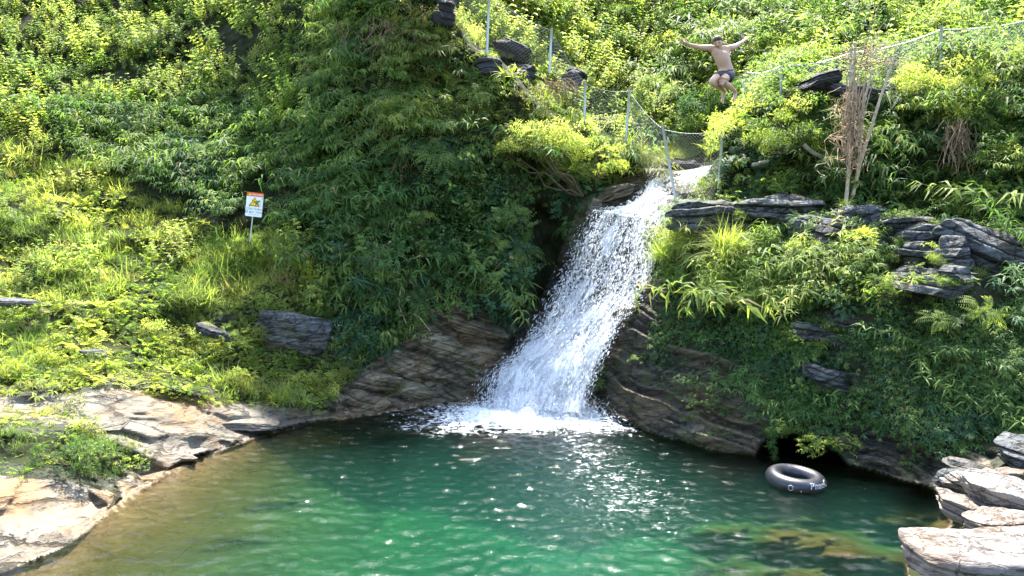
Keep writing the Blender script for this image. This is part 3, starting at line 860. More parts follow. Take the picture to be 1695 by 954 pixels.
for nm, fn, var in (('herb', T_herb, 6), ('bamboo', T_bamboo, 6), ('grass', T_grass, 6), ('feather', T_feather, 6), ('creeper', T_creeper, 6), ('shrub', T_shrub, 6), ('fern', T_fern, 5), ('big', T_big, 5), ('reed', T_reed, 5), ('twig', T_twig, 4)):
    TEMPL[nm] = [fn(np.random.default_rng(100 + 17 * i + len(nm))) for i in range(var)]
# low herb mat used far away on the back slope
def _lawn(g): return T_grass(g, 60, (0.08, 0.2), (0.006, 0.012))
TEMPL['lawn'] = [_lawn(np.random.default_rng(300 + i)) for i in range(4)]

def instances(kind, P, up, scale, col, g, jitter=0.22):
    """copies of templates -> one (V, F, tint) block"""
    n = len(P)
    if n == 0: return None
    var = g.integers(0, len(TEMPL[kind]), n)
    a = g.uniform(0, 2 * math.pi, n)
    up = unit(up)
    ref = np.stack([np.cos(a), np.sin(a), 0 * a], -1)
    x = unit(ref - up * (ref * up).sum(-1, keepdims=True)); y = np.cross(up, x)
    Vs, Fs, Ts, off = [], [], [], 0
    for k in range(len(TEMPL[kind])):
        s = np.where(var == k)[0]
        if not len(s): continue
        V, Fq = TEMPL[kind][k]
        sc = scale[s][:, None, None]
        W_ = P[s][:, None] + sc * (V[None, :, 0:1] * x[s][:, None] + V[None, :, 1:2] * y[s][:, None] + V[None, :, 2:3] * up[s][:, None])
        nl = len(V) // 4 + 1
        lj = np.repeat(g.normal(0, jitter, (len(s), nl)), 4, axis=1)[:, :len(V)]
        dead = np.repeat(g.random((len(s), nl)) < 0.025, 4, axis=1)[:, :len(V)][..., None]
        T = np.where(dead, np.array(G_STRAW) * 0.8, col[s][:, None]) * np.clip(1 + lj[..., None] * np.array([1.0, 0.8, 0.7]), 0.35, 1.9)
        Vs.append(W_.reshape(-1, 3)); Ts.append(T.reshape(-1, 3))
        Fs.append((Fq[None] + (np.arange(len(s)) * len(V))[:, None, None]).reshape(-1, 4) + off)
        off += len(V) * len(s)
    return np.concatenate(Vs), np.concatenate(Fs), np.concatenate(Ts)

def foliage_mesh(name, blocks):
    Vs, Fs, Ts, o = [], [], [], 0
    for b in blocks:
        if b is None: continue
        Vs.append(b[0]); Fs.append(b[1] + o); Ts.append(b[2]); o += len(b[0])
    return np_mesh(name, np.concatenate(Vs), np.concatenate(Fs), tint=np.concatenate(Ts))

# palettes: leaf colours, with sunlight painted into the brightened yellow and lime
G_YEL = (0.33, 0.355, 0.10); G_LIME = (0.235, 0.29, 0.075); G_MID = (0.135, 0.20, 0.052); G_DEEP = (0.068, 0.130, 0.036)
G_BLUE = (0.055, 0.115, 0.055); G_OLIVE = (0.17, 0.19, 0.045); G_STRAW = (0.30, 0.25, 0.12); G_BROWN = (0.16, 0.105, 0.055)

# cover regions in photograph outline; first match wins: (polygon, {kind: weight}, palette, spacing px, scale, name)
COVER = [
 ('bank_edge', [(-400,690),(0,672),(80,665),(140,690),(190,708),(230,730),(240,760),(180,790),(60,786),(-400,790)], {'feather': 5, 'grass': 1, 'creeper': 2}, [G_LIME, G_MID, G_DEEP], 14, 0.42),
 ('lawn', [(1040,240),(1120,232),(1200,240),(1200,275),(1150,280),(1080,284),(1040,262)], {'lawn': 6, 'grass': 1.2}, [G_YEL, G_LIME], 7, 1.0),
 ('feathery', [(-400,540),(0,520),(120,500),(320,520),(430,520),(440,590),(570,590),(600,620),(570,676),(430,668),(300,655),(180,645),(0,655),(-400,655)], {'feather': 8, 'grass': 1, 'twig': 0.15, 'creeper': .8}, [G_YEL, G_LIME, G_OLIVE, G_MID, G_LIME], 16, 0.95),
 ('grassy', [(-400,250),(0,235),(110,260),(260,330),(390,380),(470,400),(560,470),(560,545),(430,505),(330,530),(100,510),(0,530),(-400,550)], {'grass': 4.5, 'feather': 4.5, 'herb': 2.2, 'shrub': .6, 'twig': 0.1, 'reed': .2}, [G_YEL, G_LIME, G_YEL, G_LIME, G_MID], 13, 0.85),
 ('bamboo', [(230,200),(420,170),(560,250),(640,330),(640,520),(560,500),(470,410),(380,370),(240,310),(100,260),(80,200)], {'bamboo': 6, 'herb': 2.5, 'creeper': 1.2, 'reed': 0.5}, [G_MID, G_DEEP, G_MID, G_BLUE], 18, 1.0),
 ('upper_herbs', [(-400,-300),(440,-300),(470,60),(520,180),(560,250),(420,170),(230,200),(80,200),(100,260),(0,235),(-400,260)], {'herb': 7, 'shrub': 1.6, 'grass': 1.2, 'twig': .1, 'reed': 0.35}, [G_LIME, G_MID, G_LIME, G_YEL, G_MID], 16, 1.0),
 ('back_right', [(1080,-300),(2400,-300),(2400,160),(1480,160),(1300,160),(1235,180),(1210,270),(1196,250),(1110,240),(1080,130)], {'herb': 4, 'shrub': 4, 'bamboo': 2.4}, [G_LIME, G_MID, G_MID, G_DEEP, G_LIME], 14, 1.15),
 ('back_slope', POLY_BACK, {'herb': 5, 'shrub': 2, 'grass': 3}, [G_YEL, G_LIME, G_YEL, G_LIME, G_MID], 13, 1.0),
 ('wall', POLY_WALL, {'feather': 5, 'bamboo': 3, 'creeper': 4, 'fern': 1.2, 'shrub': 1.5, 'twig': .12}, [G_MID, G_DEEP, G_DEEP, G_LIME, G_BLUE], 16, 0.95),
 ('bluff_top', [(440,-300),(740,-300),(800,90),(1075,283),(1060,300),(1000,300),(900,300),(820,230),(560,250),(470,60)], {'feather': 5, 'bamboo': 5, 'fern': 2.2, 'herb': 1.5, 'twig': .5, 'creeper': 2, 'reed': .8}, [G_MID, G_DEEP, G_LIME, G_OLIVE, G_MID], 15, 0.85),
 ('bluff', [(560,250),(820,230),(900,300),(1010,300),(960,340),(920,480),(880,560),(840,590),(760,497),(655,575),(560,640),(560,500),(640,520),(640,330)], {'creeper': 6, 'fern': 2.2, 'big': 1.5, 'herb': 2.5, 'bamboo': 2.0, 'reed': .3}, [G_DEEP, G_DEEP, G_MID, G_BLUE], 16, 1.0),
 ('cliff_top', [(1075,375),(1140,355),(1330,400),(1430,440),(1420,520),(1300,520),(1100,480)], {'grass': 3, 'feather': 5, 'bamboo': 3, 'shrub': 1.5, 'herb': 2}, [G_LIME, G_MID, G_MID, G_YEL, G_DEEP], 13, 0.72),
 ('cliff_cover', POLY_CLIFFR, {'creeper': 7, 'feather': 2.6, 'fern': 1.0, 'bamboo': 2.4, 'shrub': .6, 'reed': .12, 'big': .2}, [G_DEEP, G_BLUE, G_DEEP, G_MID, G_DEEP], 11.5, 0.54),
]
NAMES = {'bank_edge': 'bank_undergrowth', 'lawn': 'stream_bank_grass', 'feathery': 'feathery_ground_cover', 'grassy': 'hillside_grass', 'bamboo': 'bamboo_grass', 'upper_herbs': 'hillside_undergrowth',
         'back_right': 'mountain_undergrowth', 'back_slope': 'slope_undergrowth', 'wall': 'terrace_undergrowth', 'bluff_top': 'bluff_undergrowth', 'bluff': 'bluff_creepers', 'cliff_top': 'cliff_top_undergrowth', 'cliff_cover': 'cliff_creepers'}

SC_K = {'grass': 1.1, 'herb': 1.15, 'bamboo': 1.25, 'fern': 1.15, 'creeper': 1.1}
FALL_POLY = [a for a, b, y, z in FALL] + [b for a, b, y, z in FALL][::-1]
ROCK_SPOTS = []
def cover():
    g = np.random.default_rng(21)
    taken = []
    for ri, (key, poly, wts, pal, sp, sc) in enumerate(COVER):
        pa = np.array(poly, float)
        x0, x1 = max(pa[:, 0].min(), -260), min(pa[:, 0].max(), 1960)
        y0, y1 = max(pa[:, 1].min(), -190), min(pa[:, 1].max(), 900)
        sp = sp * 0.80
        X, Y = np.meshgrid(np.arange(x0, x1, sp), np.arange(y0, y1, sp))
        X = X.ravel() + g.uniform(-.5, .5, X.size) * sp * 1.1; Y = Y.ravel() + g.uniform(-.5, .5, Y.size) * sp * 1.1
        jx_ = 14 * vnoise(np.stack([X / 45, Y / 45, 0 * X], -1), 201); jy_ = 14 * vnoise(np.stack([X / 45, Y / 45, 0 * X + 5], -1), 203)
        ok = sdist(poly, X + jx_, Y + jy_) > 0
        for p2 in taken: ok &= sdist(p2, X + jx_, Y + jy_) <= 0
        # sparse outside the picture
        out = (X < -60) | (X > 1755) | (Y < -60)
        ok &= ~out | (g.random(len(X)) < 0.45)
        # keep clear of bare rock, water and the falls
        rk = np.max([sdist(p, X, Y) for v in ROCK_REGIONS.values() for p in v], axis=0)
        if key != 'bank_edge':
            ok &= (rk < 4) | (g.random(len(X)) < 0.035)
        ok &= sdist(POLY_POOL, X, Y) < np.where(X > 950, -17, -4)
        ok &= sdist(FALL_POLY, X, Y) < np.where(Y < 350, -16, np.where(X < 1000, -7, -3))
        ok &= sdist(POLY_CAVE, X, Y) < -6
        for hp in HOLES: ok &= (sdist(hp, X, Y) < -4)
        X, Y = X[ok], Y[ok]
        P, N = terr(X, Y)
        cl = fbm(P * 0.55, 3, 301)                         # clumps of one kind and tone
        cl2 = fbm(P * 1.3, 3, 303)
        dens_ok = cl2 + g.normal(0, 0.25, len(X)) > -0.55
        X, Y, P, N, cl, cl2 = X[dens_ok], Y[dens_ok], P[dens_ok], N[dens_ok], cl[dens_ok], cl2[dens_ok]
        kinds = list(wts); w = np.array([wts[k] for k in kinds], float)
        # clustered choice of kind
        field = np.stack([fbm(P * 0.8 + 31 * i, 2, 400 + i) for i in range(len(kinds))], -1) * 1.6 + g.normal(0, 0.35, (len(P), len(kinds))) + np.log(w / w.sum()) * 0.55
        choice = field.argmax(-1)
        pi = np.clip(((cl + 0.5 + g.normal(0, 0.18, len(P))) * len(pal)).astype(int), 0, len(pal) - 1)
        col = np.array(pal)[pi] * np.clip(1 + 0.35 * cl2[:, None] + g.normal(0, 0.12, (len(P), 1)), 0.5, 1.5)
        blocks = []
        for i, k in enumerate(kinds):
            s = choice == i
            if not s.any(): continue
            upv = unit(np.array([0, 0, 1.0]) * (1.0 if k in ('grass', 'bamboo', 'reed', 'lawn') else 0.6) + N[s] * (0.45 if k in ('grass', 'lawn') else 0.8) + g.normal(0, 0.18, (s.sum(), 3)))
            c = col[s]
            if k == 'twig': c = np.array(G_BROWN) * g.uniform(0.8, 1.8, (s.sum(), 1))
            if k in ('grass',): c = np.where(g.random((s.sum(), 1)) < 0.03, np.array(G_STRAW), c)
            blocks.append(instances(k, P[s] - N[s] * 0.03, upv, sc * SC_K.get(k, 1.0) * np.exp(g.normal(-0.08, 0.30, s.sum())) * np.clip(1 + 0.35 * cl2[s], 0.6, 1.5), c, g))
        taken.append(poly)
        if not blocks: continue
        me = foliage_mesh(NAMES[key], blocks)
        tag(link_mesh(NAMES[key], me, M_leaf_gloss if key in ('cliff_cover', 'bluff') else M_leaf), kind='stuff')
        print('cover', key, len(P), len(me.polygons))
HOLES = [[(396,306),(446,306),(446,372),(396,372)], [(1340,352),(1452,356),(1425,440),(1385,440),(1345,410)], [(1440,372),(1560,375),(1675,430),(1660,500),(1490,500),(1470,450)], [(1490,1200),(1480,900),(1530,800),(1545,765),(1600,752),(1640,735),(2100,735),(2100,1200)], [(172,128),(215,118),(240,140),(225,155),(180,150)], [(355,60),(385,50),(415,72),(410,95),(375,92)], POLY_HOLE,
 [(715,-10),(752,0),(760,30),(735,45)], [(790,105),(830,98),(880,115),(870,145),(830,130),(795,125)]]
cover()

# ------------------------------------------------------------------ loose rocks and boulders
def cube_sphere(n):
    vs, qs, o = [], [], 0
    t = np.tan(np.linspace(-1, 1, n + 1) * math.pi / 4)
    a, b = np.meshgrid(t, t)
    one = np.ones_like(a)
    for f in ((one, a, b), (-one, -a, b), (-a, one, b), (a, -one, b), (-b, a, one), (b, a, -one)):
        P = np.stack(f, -1); P = P / np.linalg.norm(P, axis=-1, keepdims=True)
        I = np.arange(P[..., 0].size).reshape(a.shape) + o; o += a.size
        vs.append(P.reshape(-1, 3)); qs.append(np.stack([I[:-1, :-1], I[:-1, 1:], I[1:, 1:], I[1:, :-1]], -1).reshape(-1, 4))
    return np.concatenate(vs), np.concatenate(qs)
CS_V, CS_F = cube_sphere(54)

def rock(name, label, px, py, Y, w, h, d, mat, rot=(0, 0, 0), seed=1, block=0.55, layers=5, rough=0.10, step=0.16, group=None, cuts=11):
    g = np.random.default_rng(seed)
    n = CS_V
    p = 2.0 / block
    r = (np.abs(n) ** p).sum(-1) ** (-1 / p)
    V = n * r[:, None]
    # fracture planes: chop the block with random flats so it gets corners and facets
    for k in range(cuts):
        c = unit(g.normal(0, 1, 3) * np.array([1, 1, 0.5])); off = g.uniform(0.66, 1.0)
        s = V @ c - off
        V = V - np.where(s > 0, s, 0)[:, None] * c * 0.92
    dims = np.array([w, d, h]) * 0.5
    V = V * dims
    # bedding layers: each leaf of the schist ends at its own place, with a dark gap between
    z = V[:, 2] / h + 0.5 + 0.09 * vnoise(V * np.array([1.6, 1.6, 1.0]) / max(w, .3) * 1.3 + seed, seed) + 0.22 * V[:, 0] / w * g.normal(0, 0.5)
    lk = np.floor(z * layers)
    fr = z * layers - lk
    off = step * (_hash(lk.astype(int) + 50, np.zeros(len(V), int), np.zeros(len(V), int), seed) - 0.55)
    groove = -0.10 * step * 6 * np.exp(-(np.minimum(fr, 1 - fr) / 0.09) ** 2)
    hor = np.stack([n[:, 0], n[:, 1], 0.15 * n[:, 2]], -1)
    V = V + hor * ((off + groove * 0.5) * min(w, d))[:, None]
    q = V * 2.2 / max(h, 0.3) + seed * 3.1
    V = V + n * (rough * h * (fbm(q * 0.6, 4, seed + 3)))[:, None] * 1.4
    V = V + n * (0.012 * fbm(V * 14, 3, seed + 5))[:, None]
    R = np.array(Euler(rot).to_matrix())
    V = V @ R.T
    c = at(px, py, Y)
    ROCK_SPOTS.append((px, py, Y, w, h, label))
    me = np_mesh(name, V, CS_F, smooth_=True)
    bm = bmesh.new(); bm.from_mesh(me); bmesh.ops.remove_doubles(bm, verts=bm.verts, dist=0.0008)
    bm.to_mesh(me); bm.free()
    me.polygons.foreach_set('use_smooth', np.ones(len(me.polygons), bool))
    try: me.set_sharp_from_angle(angle=math.radians(30))
    except Exception: pass
    o = link_mesh(name, me, mat)
    o.location = tuple(float(x) for x in c)
    return tag(o, label, 'rock' if name != 'boulder' else 'boulder', group)

fg = 'sunlit boulders on the right-hand shore'
rock('boulder', 'largest cream slab filling the bottom right corner with a dark undercut front', 1690, 921, 7.95, 2.55, 0.52, 1.15, M_rock_fore, (0.10, 0.02, 0.05), 3, 0.5, 3, 0.10, 0.08, fg)
rock('boulder', 'low crumbly cream rock wedged just behind the corner slab', 1662, 866, 8.75, 1.0, 0.26, 0.55, M_rock_fore, (0, -0.06, 0.1), 8, 0.6, 4, 0.22, 0.15, fg)
rock('boulder', 'pointed pale slab jutting left over the water above the corner slab', 1612, 846, 9.25, 1.0, 0.26, 0.7, M_rock_fore, (0.12, 0.30, -0.2), 12, 0.5, 3, 0.10, 0.14, fg)
rock('boulder', 'big slanting boulder with dark stripes along its lower left edge', 1668, 826, 9.35, 1.15, 0.42, 0.8, M_rock_fore, (0.20, 0.30, -0.15), 17, 0.6, 4, 0.10, 0.10, fg)
rock('boulder', 'brown stained boulder with an undercut nose beside the blue-grey slab', 1606, 801, 9.9, 0.66, 0.26, 0.55, M_rock_fore, (0.1, 0.15, 0.1), 23, 0.6, 3, 0.15, 0.14, fg)
rock('boulder', 'rounded pale boulder at the right edge behind the striped one', 1688, 792, 10.0, 0.62, 0.24, 0.5, M_rock_fore, (0, 0.1, 0.3), 29, 0.75, 2, 0.14, 0.06, fg)
rock('boulder', 'small rounded pale boulder between the brown one and the edge one', 1645, 789, 10.25, 0.36, 0.2, 0.4, M_rock_fore, (0, -0.1, 0.3), 31, 0.75, 2, 0.14, 0.06, fg)
rock('boulder', 'smooth blue-grey slab standing on edge behind the brown boulder', 1578, 801, 10.35, 0.50, 0.42, 0.3, M_rock_grey, (0.2, 0.35, 0.0), 37, 0.6, 2, 0.05, 0.05)
rock('boulder', 'dark layered boulder at the right edge under the creepers', 1705, 757, 10.9, 1.05, 0.42, 0.8, M_rock_grey, (0.15, 0.18, 0), 41, 0.5, 4, 0.12, 0.14)
rock('boulder', 'flat wet grey rock lying above the blue-grey slab', 1600, 774, 11.1, 0.85, 0.14, 0.5, M_rock_grey, (0.25, 0.25, 0), 43, 0.5, 3, 0.15, 0.12)
gg = 'grey blocks along the top of the right cliff'
for (lab, x, y, Y, w, h, d, rt, sd_, bl, la) in [
 ('rounded blue-grey rock right beside the top of the waterfall', 1174, 358, 17.0, 1.5, 0.5, 0.9, (0, -0.04, 0), 51, 0.7, 4),
 ('domed grey rock with curved layers, second from the waterfall', 1290, 346, 16.6, 1.35, 0.55, 0.9, (0, 0.12, 0), 53, 0.75, 5),
 ('grey rock face with a pale sunlit corner under the bamboo poles', 1371, 384, 15.7, 1.05, 0.80, 0.8, (0, 0.06, 0.2), 55, 0.4, 5),
 ('square topped grey block just right of the vertical crack', 1415, 374, 15.8, 0.62, 0.60, 0.7, (0, -0.03, 0), 57, 0.4, 4),
 ('small cube-like block at the foot of the undergrowth wall', 1442, 353, 16.2, 0.32, 0.2, 0.4, (0, 0.05, 0.3), 59, 0.35, 2),
 ('pointed lens shaped block left of the deep gap in the cliff', 1452, 426, 15.0, 0.52, 0.52, 0.6, (0, 0.2, 0.3), 61, 0.65, 4),
 ('low flat grey ledge behind the stacked blocks', 1500, 378, 15.2, 0.95, 0.30, 0.7, (0, -0.05, 0), 63, 0.5, 4),
 ('upper of the two stacked grey blocks, with a peaked top', 1526, 392, 14.7, 0.62, 0.36, 0.6, (0, 0.06, 0.3), 65, 0.6, 3),
 ('lower of the two stacked grey blocks, with folded layers', 1527, 424, 14.4, 0.80, 0.44, 0.7, (0, -0.06, -0.2), 67, 0.6, 4),
 ('largest grey outcrop at the right end of the cliff top', 1612, 428, 14.2, 1.25, 0.85, 0.9, (0, 0.30, 0), 69, 0.6, 6),
 ('squared grey block leaning on the largest outcrop', 1576, 420, 13.9, 0.52, 0.42, 0.5, (0, -0.02, 0.2), 71, 0.4, 3),
 ('long jutting block split by a crack, with bare underside', 1550, 470, 13.55, 1.25, 0.40, 0.8, (0, 0.10, 0), 73, 0.4, 3),
 ('small slab resting on the right end of the jutting block', 1580, 454, 13.3, 0.60, 0.20, 0.5, (0, 0.08, 0), 75, 0.4, 2),
 ('low grey rock half hidden below the vertical crack', 1412, 448, 15.0, 0.50, 0.32, 0.5, (0, 0.1, 0), 77, 0.5, 3),
 ('layered grey rock poking from creepers at mid cliff', 1415, 532, 14.4, 0.85, 0.26, 0.5, (0, 0.16, 0), 79, 0.45, 3),
 ('narrow grey ledge in the creepers left of mid cliff', 1355, 553, 14.3, 0.80, 0.24, 0.5, (0, 0.2, 0), 81, 0.45, 3),
 ('brown grey ledge low in the creepers above the tube', 1375, 628, 13.9, 0.95, 0.26, 0.5, (0, 0.24, 0), 83, 0.45, 4),
 ('thin brown ledge in the creepers under the jutting block', 1555, 575, 13.2, 0.55, 0.14, 0.4, (0, 0.1, 0), 85, 0.45, 3),
]:
    rock('rock', lab, x, y, Y - 0.05, w * 1.3, h * 1.35, d * 1.2, M_rock_grey, rt, sd_, bl * 0.85, la, 0.14, 0.2, gg)
for (lab, x, y, Y, w, h, d, rt, sd_, bl, la, mt) in [
 ('broad tilted grey slab breaking out of the grassy bank', 494, 550, 18.3, 2.1, 0.85, 0.8, (0.1, 0.22, 0), 191, 0.32, 5, M_rock_grey),
 ('thin grey ledge left of the broad tilted slab', 356, 551, 17.2, 0.85, 0.25, 0.5, (0, 0.35, 0), 93, 0.5, 3, M_rock_grey),
 ('thin layered ledge at the left edge in the grass', 30, 502, 16.7, 1.4, 0.2, 0.5, (0, 0.08, 0), 95, 0.45, 3, M_rock_grey),
 ('small dark ledge among the feathery plants', 152, 585, 15.5, 0.6, 0.16, 0.4, (0, 0.05, 0), 97, 0.45, 3, M_rock_grey),
 ('black crag at the top edge beside the first fence post', 735, 18, 21.0, 0.75, 1.0, 0.8, (0, 0.2, 0), 99, 0.55, 5, M_rock_black),
 ('black rock below the first fence post, left of the spiky plants', 808, 112, float(terr(np.array([808.]), np.array([118.]))[0][0, 1]) + 0.1, 0.8, 0.5, 0.7, (0, 0, 0), 101, 0.6, 3, M_rock_black),
 ('black rock on the bluff lip behind the spiky plant', 868, 126, float(terr(np.array([868.]), np.array([140.]))[0][0, 1]) + 0.1, 0.8, 0.6, 0.7, (0, 0.1, 0), 103, 0.6, 3, M_rock_black),
 ('dark rock heap seen through the fence mesh between the first two posts', 850, 82, 23.8, 1.2, 0.4, 1.0, (0, 0.45, 0), 105, 0.6, 5, M_rock_black),
 ('dark rock seen through the fence mesh between the second and third posts', 952, 128, 23.9, 0.8, 0.5, 0.8, (0, 0.5, 0), 107, 0.6, 4, M_rock_black),
 ('dark slanting slab on the jump ledge right of the falling man', 1352, 142, 18.2, 1.25, 0.42, 0.9, (0, -0.32, 0), 109, 0.5, 6, M_rock_black),
 ('long black layered rock descending behind the bamboo poles', 1418, 160, 18.0, 1.4, 0.42, 0.8, (0, 0.28, 0), 111, 0.5, 6, M_rock_black),
 ('dark rounded rock between the bamboo poles and the bright shrub', 1478, 152, 18.1, 0.9, 0.42, 0.7, (0, -0.12, 0), 113, 0.65, 3, M_rock_black),
 ('straight dark stone wall block below the fence in the top right corner', 1690, 122, 17.6, 1.9, 0.42, 0.6, (0, -0.06, 0), 115, 0.35, 3, M_rock_black),
 ('dark rock in the stream just above the waterfall lip', 1130, 274, 22.6, 1.1, 0.36, 0.7, (0, 0.06, 0), 117, 0.6, 3, M_rock_black),
 ('small pale stone at the stream edge left of the leaning post', 1095, 276, 22.5, 0.36, 0.16, 0.3, (0, 0.2, 0), 119, 0.7, 2, M_rock_pale_loose),
 ('pale sunlit block at the left shoulder of the waterfall', 983, 345, 20.3, 0.42, 0.5, 0.4, (0, 0.3, 0), 121, 0.5, 3, M_rock_pale_loose),
 ('brown wet ledge left of the upper waterfall under the shrub', 1020, 318, 20.9, 1.2, 0.35, 0.6, (0, -0.3, 0), 123, 0.5, 4, M_rock_brown_loose),
 ('tan wet ledge sticking into the right side of the waterfall', 1066, 478, 17.9, 0.62, 0.22, 0.5, (0, -0.05, 0), 125, 0.5, 3, M_rock_brown_loose),
 ('lower brown wet ledge at the right side of the waterfall', 1040, 520, 17.5, 0.75, 0.3, 0.5, (0, -0.2, 0), 127, 0.5, 4, M_rock_brown_loose),
]:
    rock('rock', lab, x, y, Y, w, h, d, mt, rt, sd_, bl, la, 0.12, 0.16)
# leaves of schist stepping down the ledge left of the falls
g_l = np.random.default_rng(77)
LEDGE = [((762, 512), 'grey brown shelf at the top of the stepped ledge'), ((700, 545), 'narrow tan shelf high on the left of the stepped ledge'), ((800, 545), 'tan shelf under the creepers on the right of the stepped ledge'),
         ((745, 575), 'brown shelf in the middle of the stepped ledge'), ((668, 600), 'pale flat shelf at the left of the stepped ledge'), ((815, 590), 'dark shelf next to the hollow behind the falls'),
         ((725, 612), 'pale triangular block in the middle of the stepped ledge'), ((790, 622), 'wet shelf touching the spray at the ledge end'), ((620, 632), 'pale block in the plants at the left end of the ledge'),
         ((680, 645), 'long tan shelf near the water on the stepped ledge'), ((760, 650), 'dark shelf at the waterline of the stepped ledge'), ((600, 668), 'long pale shelf at the waterline left of the stepped ledge')]
for i, ((x, y), lab) in enumerate(LEDGE):
    P_, N_ = terr(np.array([x]), np.array([y]))
    rock('rock', lab, x, y, float(P_[0, 1]) + 0.22, g_l.uniform(1.2, 2.0), g_l.uniform(0.35, 0.6), 0.9, M_rock_brown_loose, (0.1, g_l.uniform(0.25, 0.45), 0), 130 + i, 0.45, 4, 0.14, 0.16, 'shelves of the stepped ledge left of the falls')
BANK = [((250, 752), 1.6, 0.20, 13.35, 'long cracked shelf overhanging the shallows'), ((130, 755), 0.9, 0.2, 12.2, 'grey layered shelf behind the leafy plants of the bank'), ((120, 700), 1.6, 0.16, 12.9, 'pale upper shelf of the left bank'), ((400, 700), 1.5, 0.16, 15.3, 'thin wet shelf at the far end of the left bank')]
for i, ((x, y), w, h, Y, lab) in enumerate(BANK):
    rock('rock', lab, x, y, Y, w, h, w * 0.55, M_rock_pale_loose, (0.06, 0.10, g_l.uniform(-.2, .4)), 160 + i, 0.45, 3, 0.10, 0.10, 'pale shelves of the left bank')

# ------------------------------------------------------------------ single plants
def T_rosette(g, n=15, L=(0.35, 0.55), w=0.045):
    P = np.zeros((n, 3)) + [0, 0, 0.28] + g.normal(0, 0.012, (n, 3))
    V, q = blades(P, rnd_dir(g, n, -0.05, 0.95), g.uniform(*L, n), w, g.uniform(0.5, 1.6, n), 5)
    return merge([(V, q), tube([[0, 0, -0.2], [0.01, 0, 0.3]], 0.014, 5)])
TEMPL['rosette'] = [T_rosette(np.random.default_rng(500 + i)) for i in range(4)]
TEMPL['cane'] = [T_reed(np.random.default_rng(520 + i)) for i in range(4)]
TEMPL['sword'] = [T_fern(np.random.default_rng(540 + i), 6, 0.75) for i in range(4)]
TEMPL['longleaf'] = [T_shrub(np.random.default_rng(560 + i), 170, 0.36, (0.10, 0.17), 0.2, 0.9) for i in range(4)]
TEMPL['fountain'] = [T_grass(np.random.default_rng(580 + i), 150, (0.45, 0.95), (0.008, 0.016)) for i in range(3)]
M_bark = simple_mat('shrub_bark', (0.10, 0.075, 0.05), 0.9, 0.1, 0.3, 20, 0.5)
M_stalk = simple_mat('dry_stalks', (0.36, 0.25, 0.16), 0.8, 0.2, 0.45, 9, 0.3)
M_pole = simple_mat('weathered_bamboo', (0.42, 0.34, 0.23), 0.6, 0.3, 0.25, 12, 0.3)

def branching(g, base, tips, r0, r1):
    parts = []
    for tp_ in tips:
        b = np.array(base); tp_ = np.array(tp_)
        t = np.linspace(0, 1, 7)[:, None]
        mid = b * (1 - t) + tp_ * t + g.normal(0, 0.035, (7, 3)) * np.sin(np.pi * t) * np.linalg.norm(tp_ - b)
        mid[:, 2] -= 0.05 * np.sin(np.pi * t[:, 0])
        parts.append(tube(mid, np.linspace(r0, r1, 7), 6))
    return merge(parts)

def shrub(name, label, cat, px, py, w, h, kinds, pal, n=None, scale=0.9, lift=0.12, group=None, seed=0, stem=True, trunk_to=None, up=(0, 0, 1), Y=None, fname='foliage', depth=None):
    """a plant whose crown spans w x h metres, its centre seen at (px, py)"""
    g = np.random.default_rng(900 + seed)
    P_, N_ = terr(np.array([px], float), np.array([py], float))
    Yc = Y if Y is not None else float(P_[0, 1]) - lift
    c = at(px, py, Yc)
    dp = depth or min(w, 1.1) * 0.6
    if n is None: n = max(3, int(9 * w * max(h, 0.35)))
    base = c + np.array([0, 0.15, -h * 0.5])
    if trunk_to is not None: base = trunk_to
    e = empty(name, tuple(float(q) for q in base), label, cat, group)
    off = g.uniform(-1, 1, (n, 3)); nn = np.linalg.norm(off, axis=1, keepdims=True)
    off = off / np.maximum(1, nn * 0.95)
    Pt = c + off * np.array([w * 0.42, dp * 0.5, h * 0.40]) - np.array([0, 0, 0.12 * scale])
    blocks = []
    ks = list(kinds) if isinstance(kinds, (list, tuple)) else [kinds]
    ch = g.integers(0, len(ks), n)
    col = np.array(pal)[g.integers(0, len(pal), n)] * g.uniform(0.8, 1.25, (n, 1))
    for i, k_ in enumerate(ks):
        s = ch == i
        if s.any():
            blocks.append(instances(k_, Pt[s], np.array(up, float) + off[s] * 0.45 + g.normal(0, 0.12, (s.sum(), 3)), scale * g.uniform(0.75, 1.2, s.sum()), col[s], g))
    link_mesh(fname, foliage_mesh(fname, blocks), M_leaf, e)
    if stem:
        tips = Pt[g.permutation(n)[:min(n, 7)]]
        V, q = branching(g, base, tips, 0.035 if trunk_to is not None else 0.014, 0.006)
        link_mesh('trunk' if trunk_to is not None else 'stem', np_mesh('stem', V, q, smooth_=True), M_bark, e)
    return e

# the trees and shrubs one can point to
shrub('tree', 'low spreading yellow-green tree leaning out of the bluff left of the upper waterfall', 'tree', 905, 232, 3.2, 0.95, ['shrub', 'longleaf', 'shrub'], [G_YEL, G_LIME, G_YEL], n=34, scale=0.95, Y=20.0, trunk_to=at(965, 325, 20.7), seed=1, fname='crown', depth=1.4)
shrub('shrub', 'feathery yellow shrub spilling over the lip above the falls shoulder', 'shrub', 990, 262, 1.7, 1.1, ['shrub', 'feather'], [G_YEL, G_LIME], n=20, scale=0.8, Y=20.6, seed=2)
shrub('tree', 'wide bright bush under the feet of the jumping man', 'tree', 1285, 195, 3.0, 1.0, ['shrub', 'longleaf', 'feather'], [G_YEL, G_LIME, G_MID], n=36, scale=0.9, Y=18.0, trunk_to=at(1330, 262, 18.3), seed=3, fname='crown', depth=1.4)
shrub('shrub', 'light green bush hanging below the jump ledge left of the dry bundle', 'shrub', 1300, 235, 1.6, 0.5, ['shrub', 'longleaf'], [G_LIME, G_MID], n=14, scale=0.8, Y=17.3, seed=4)
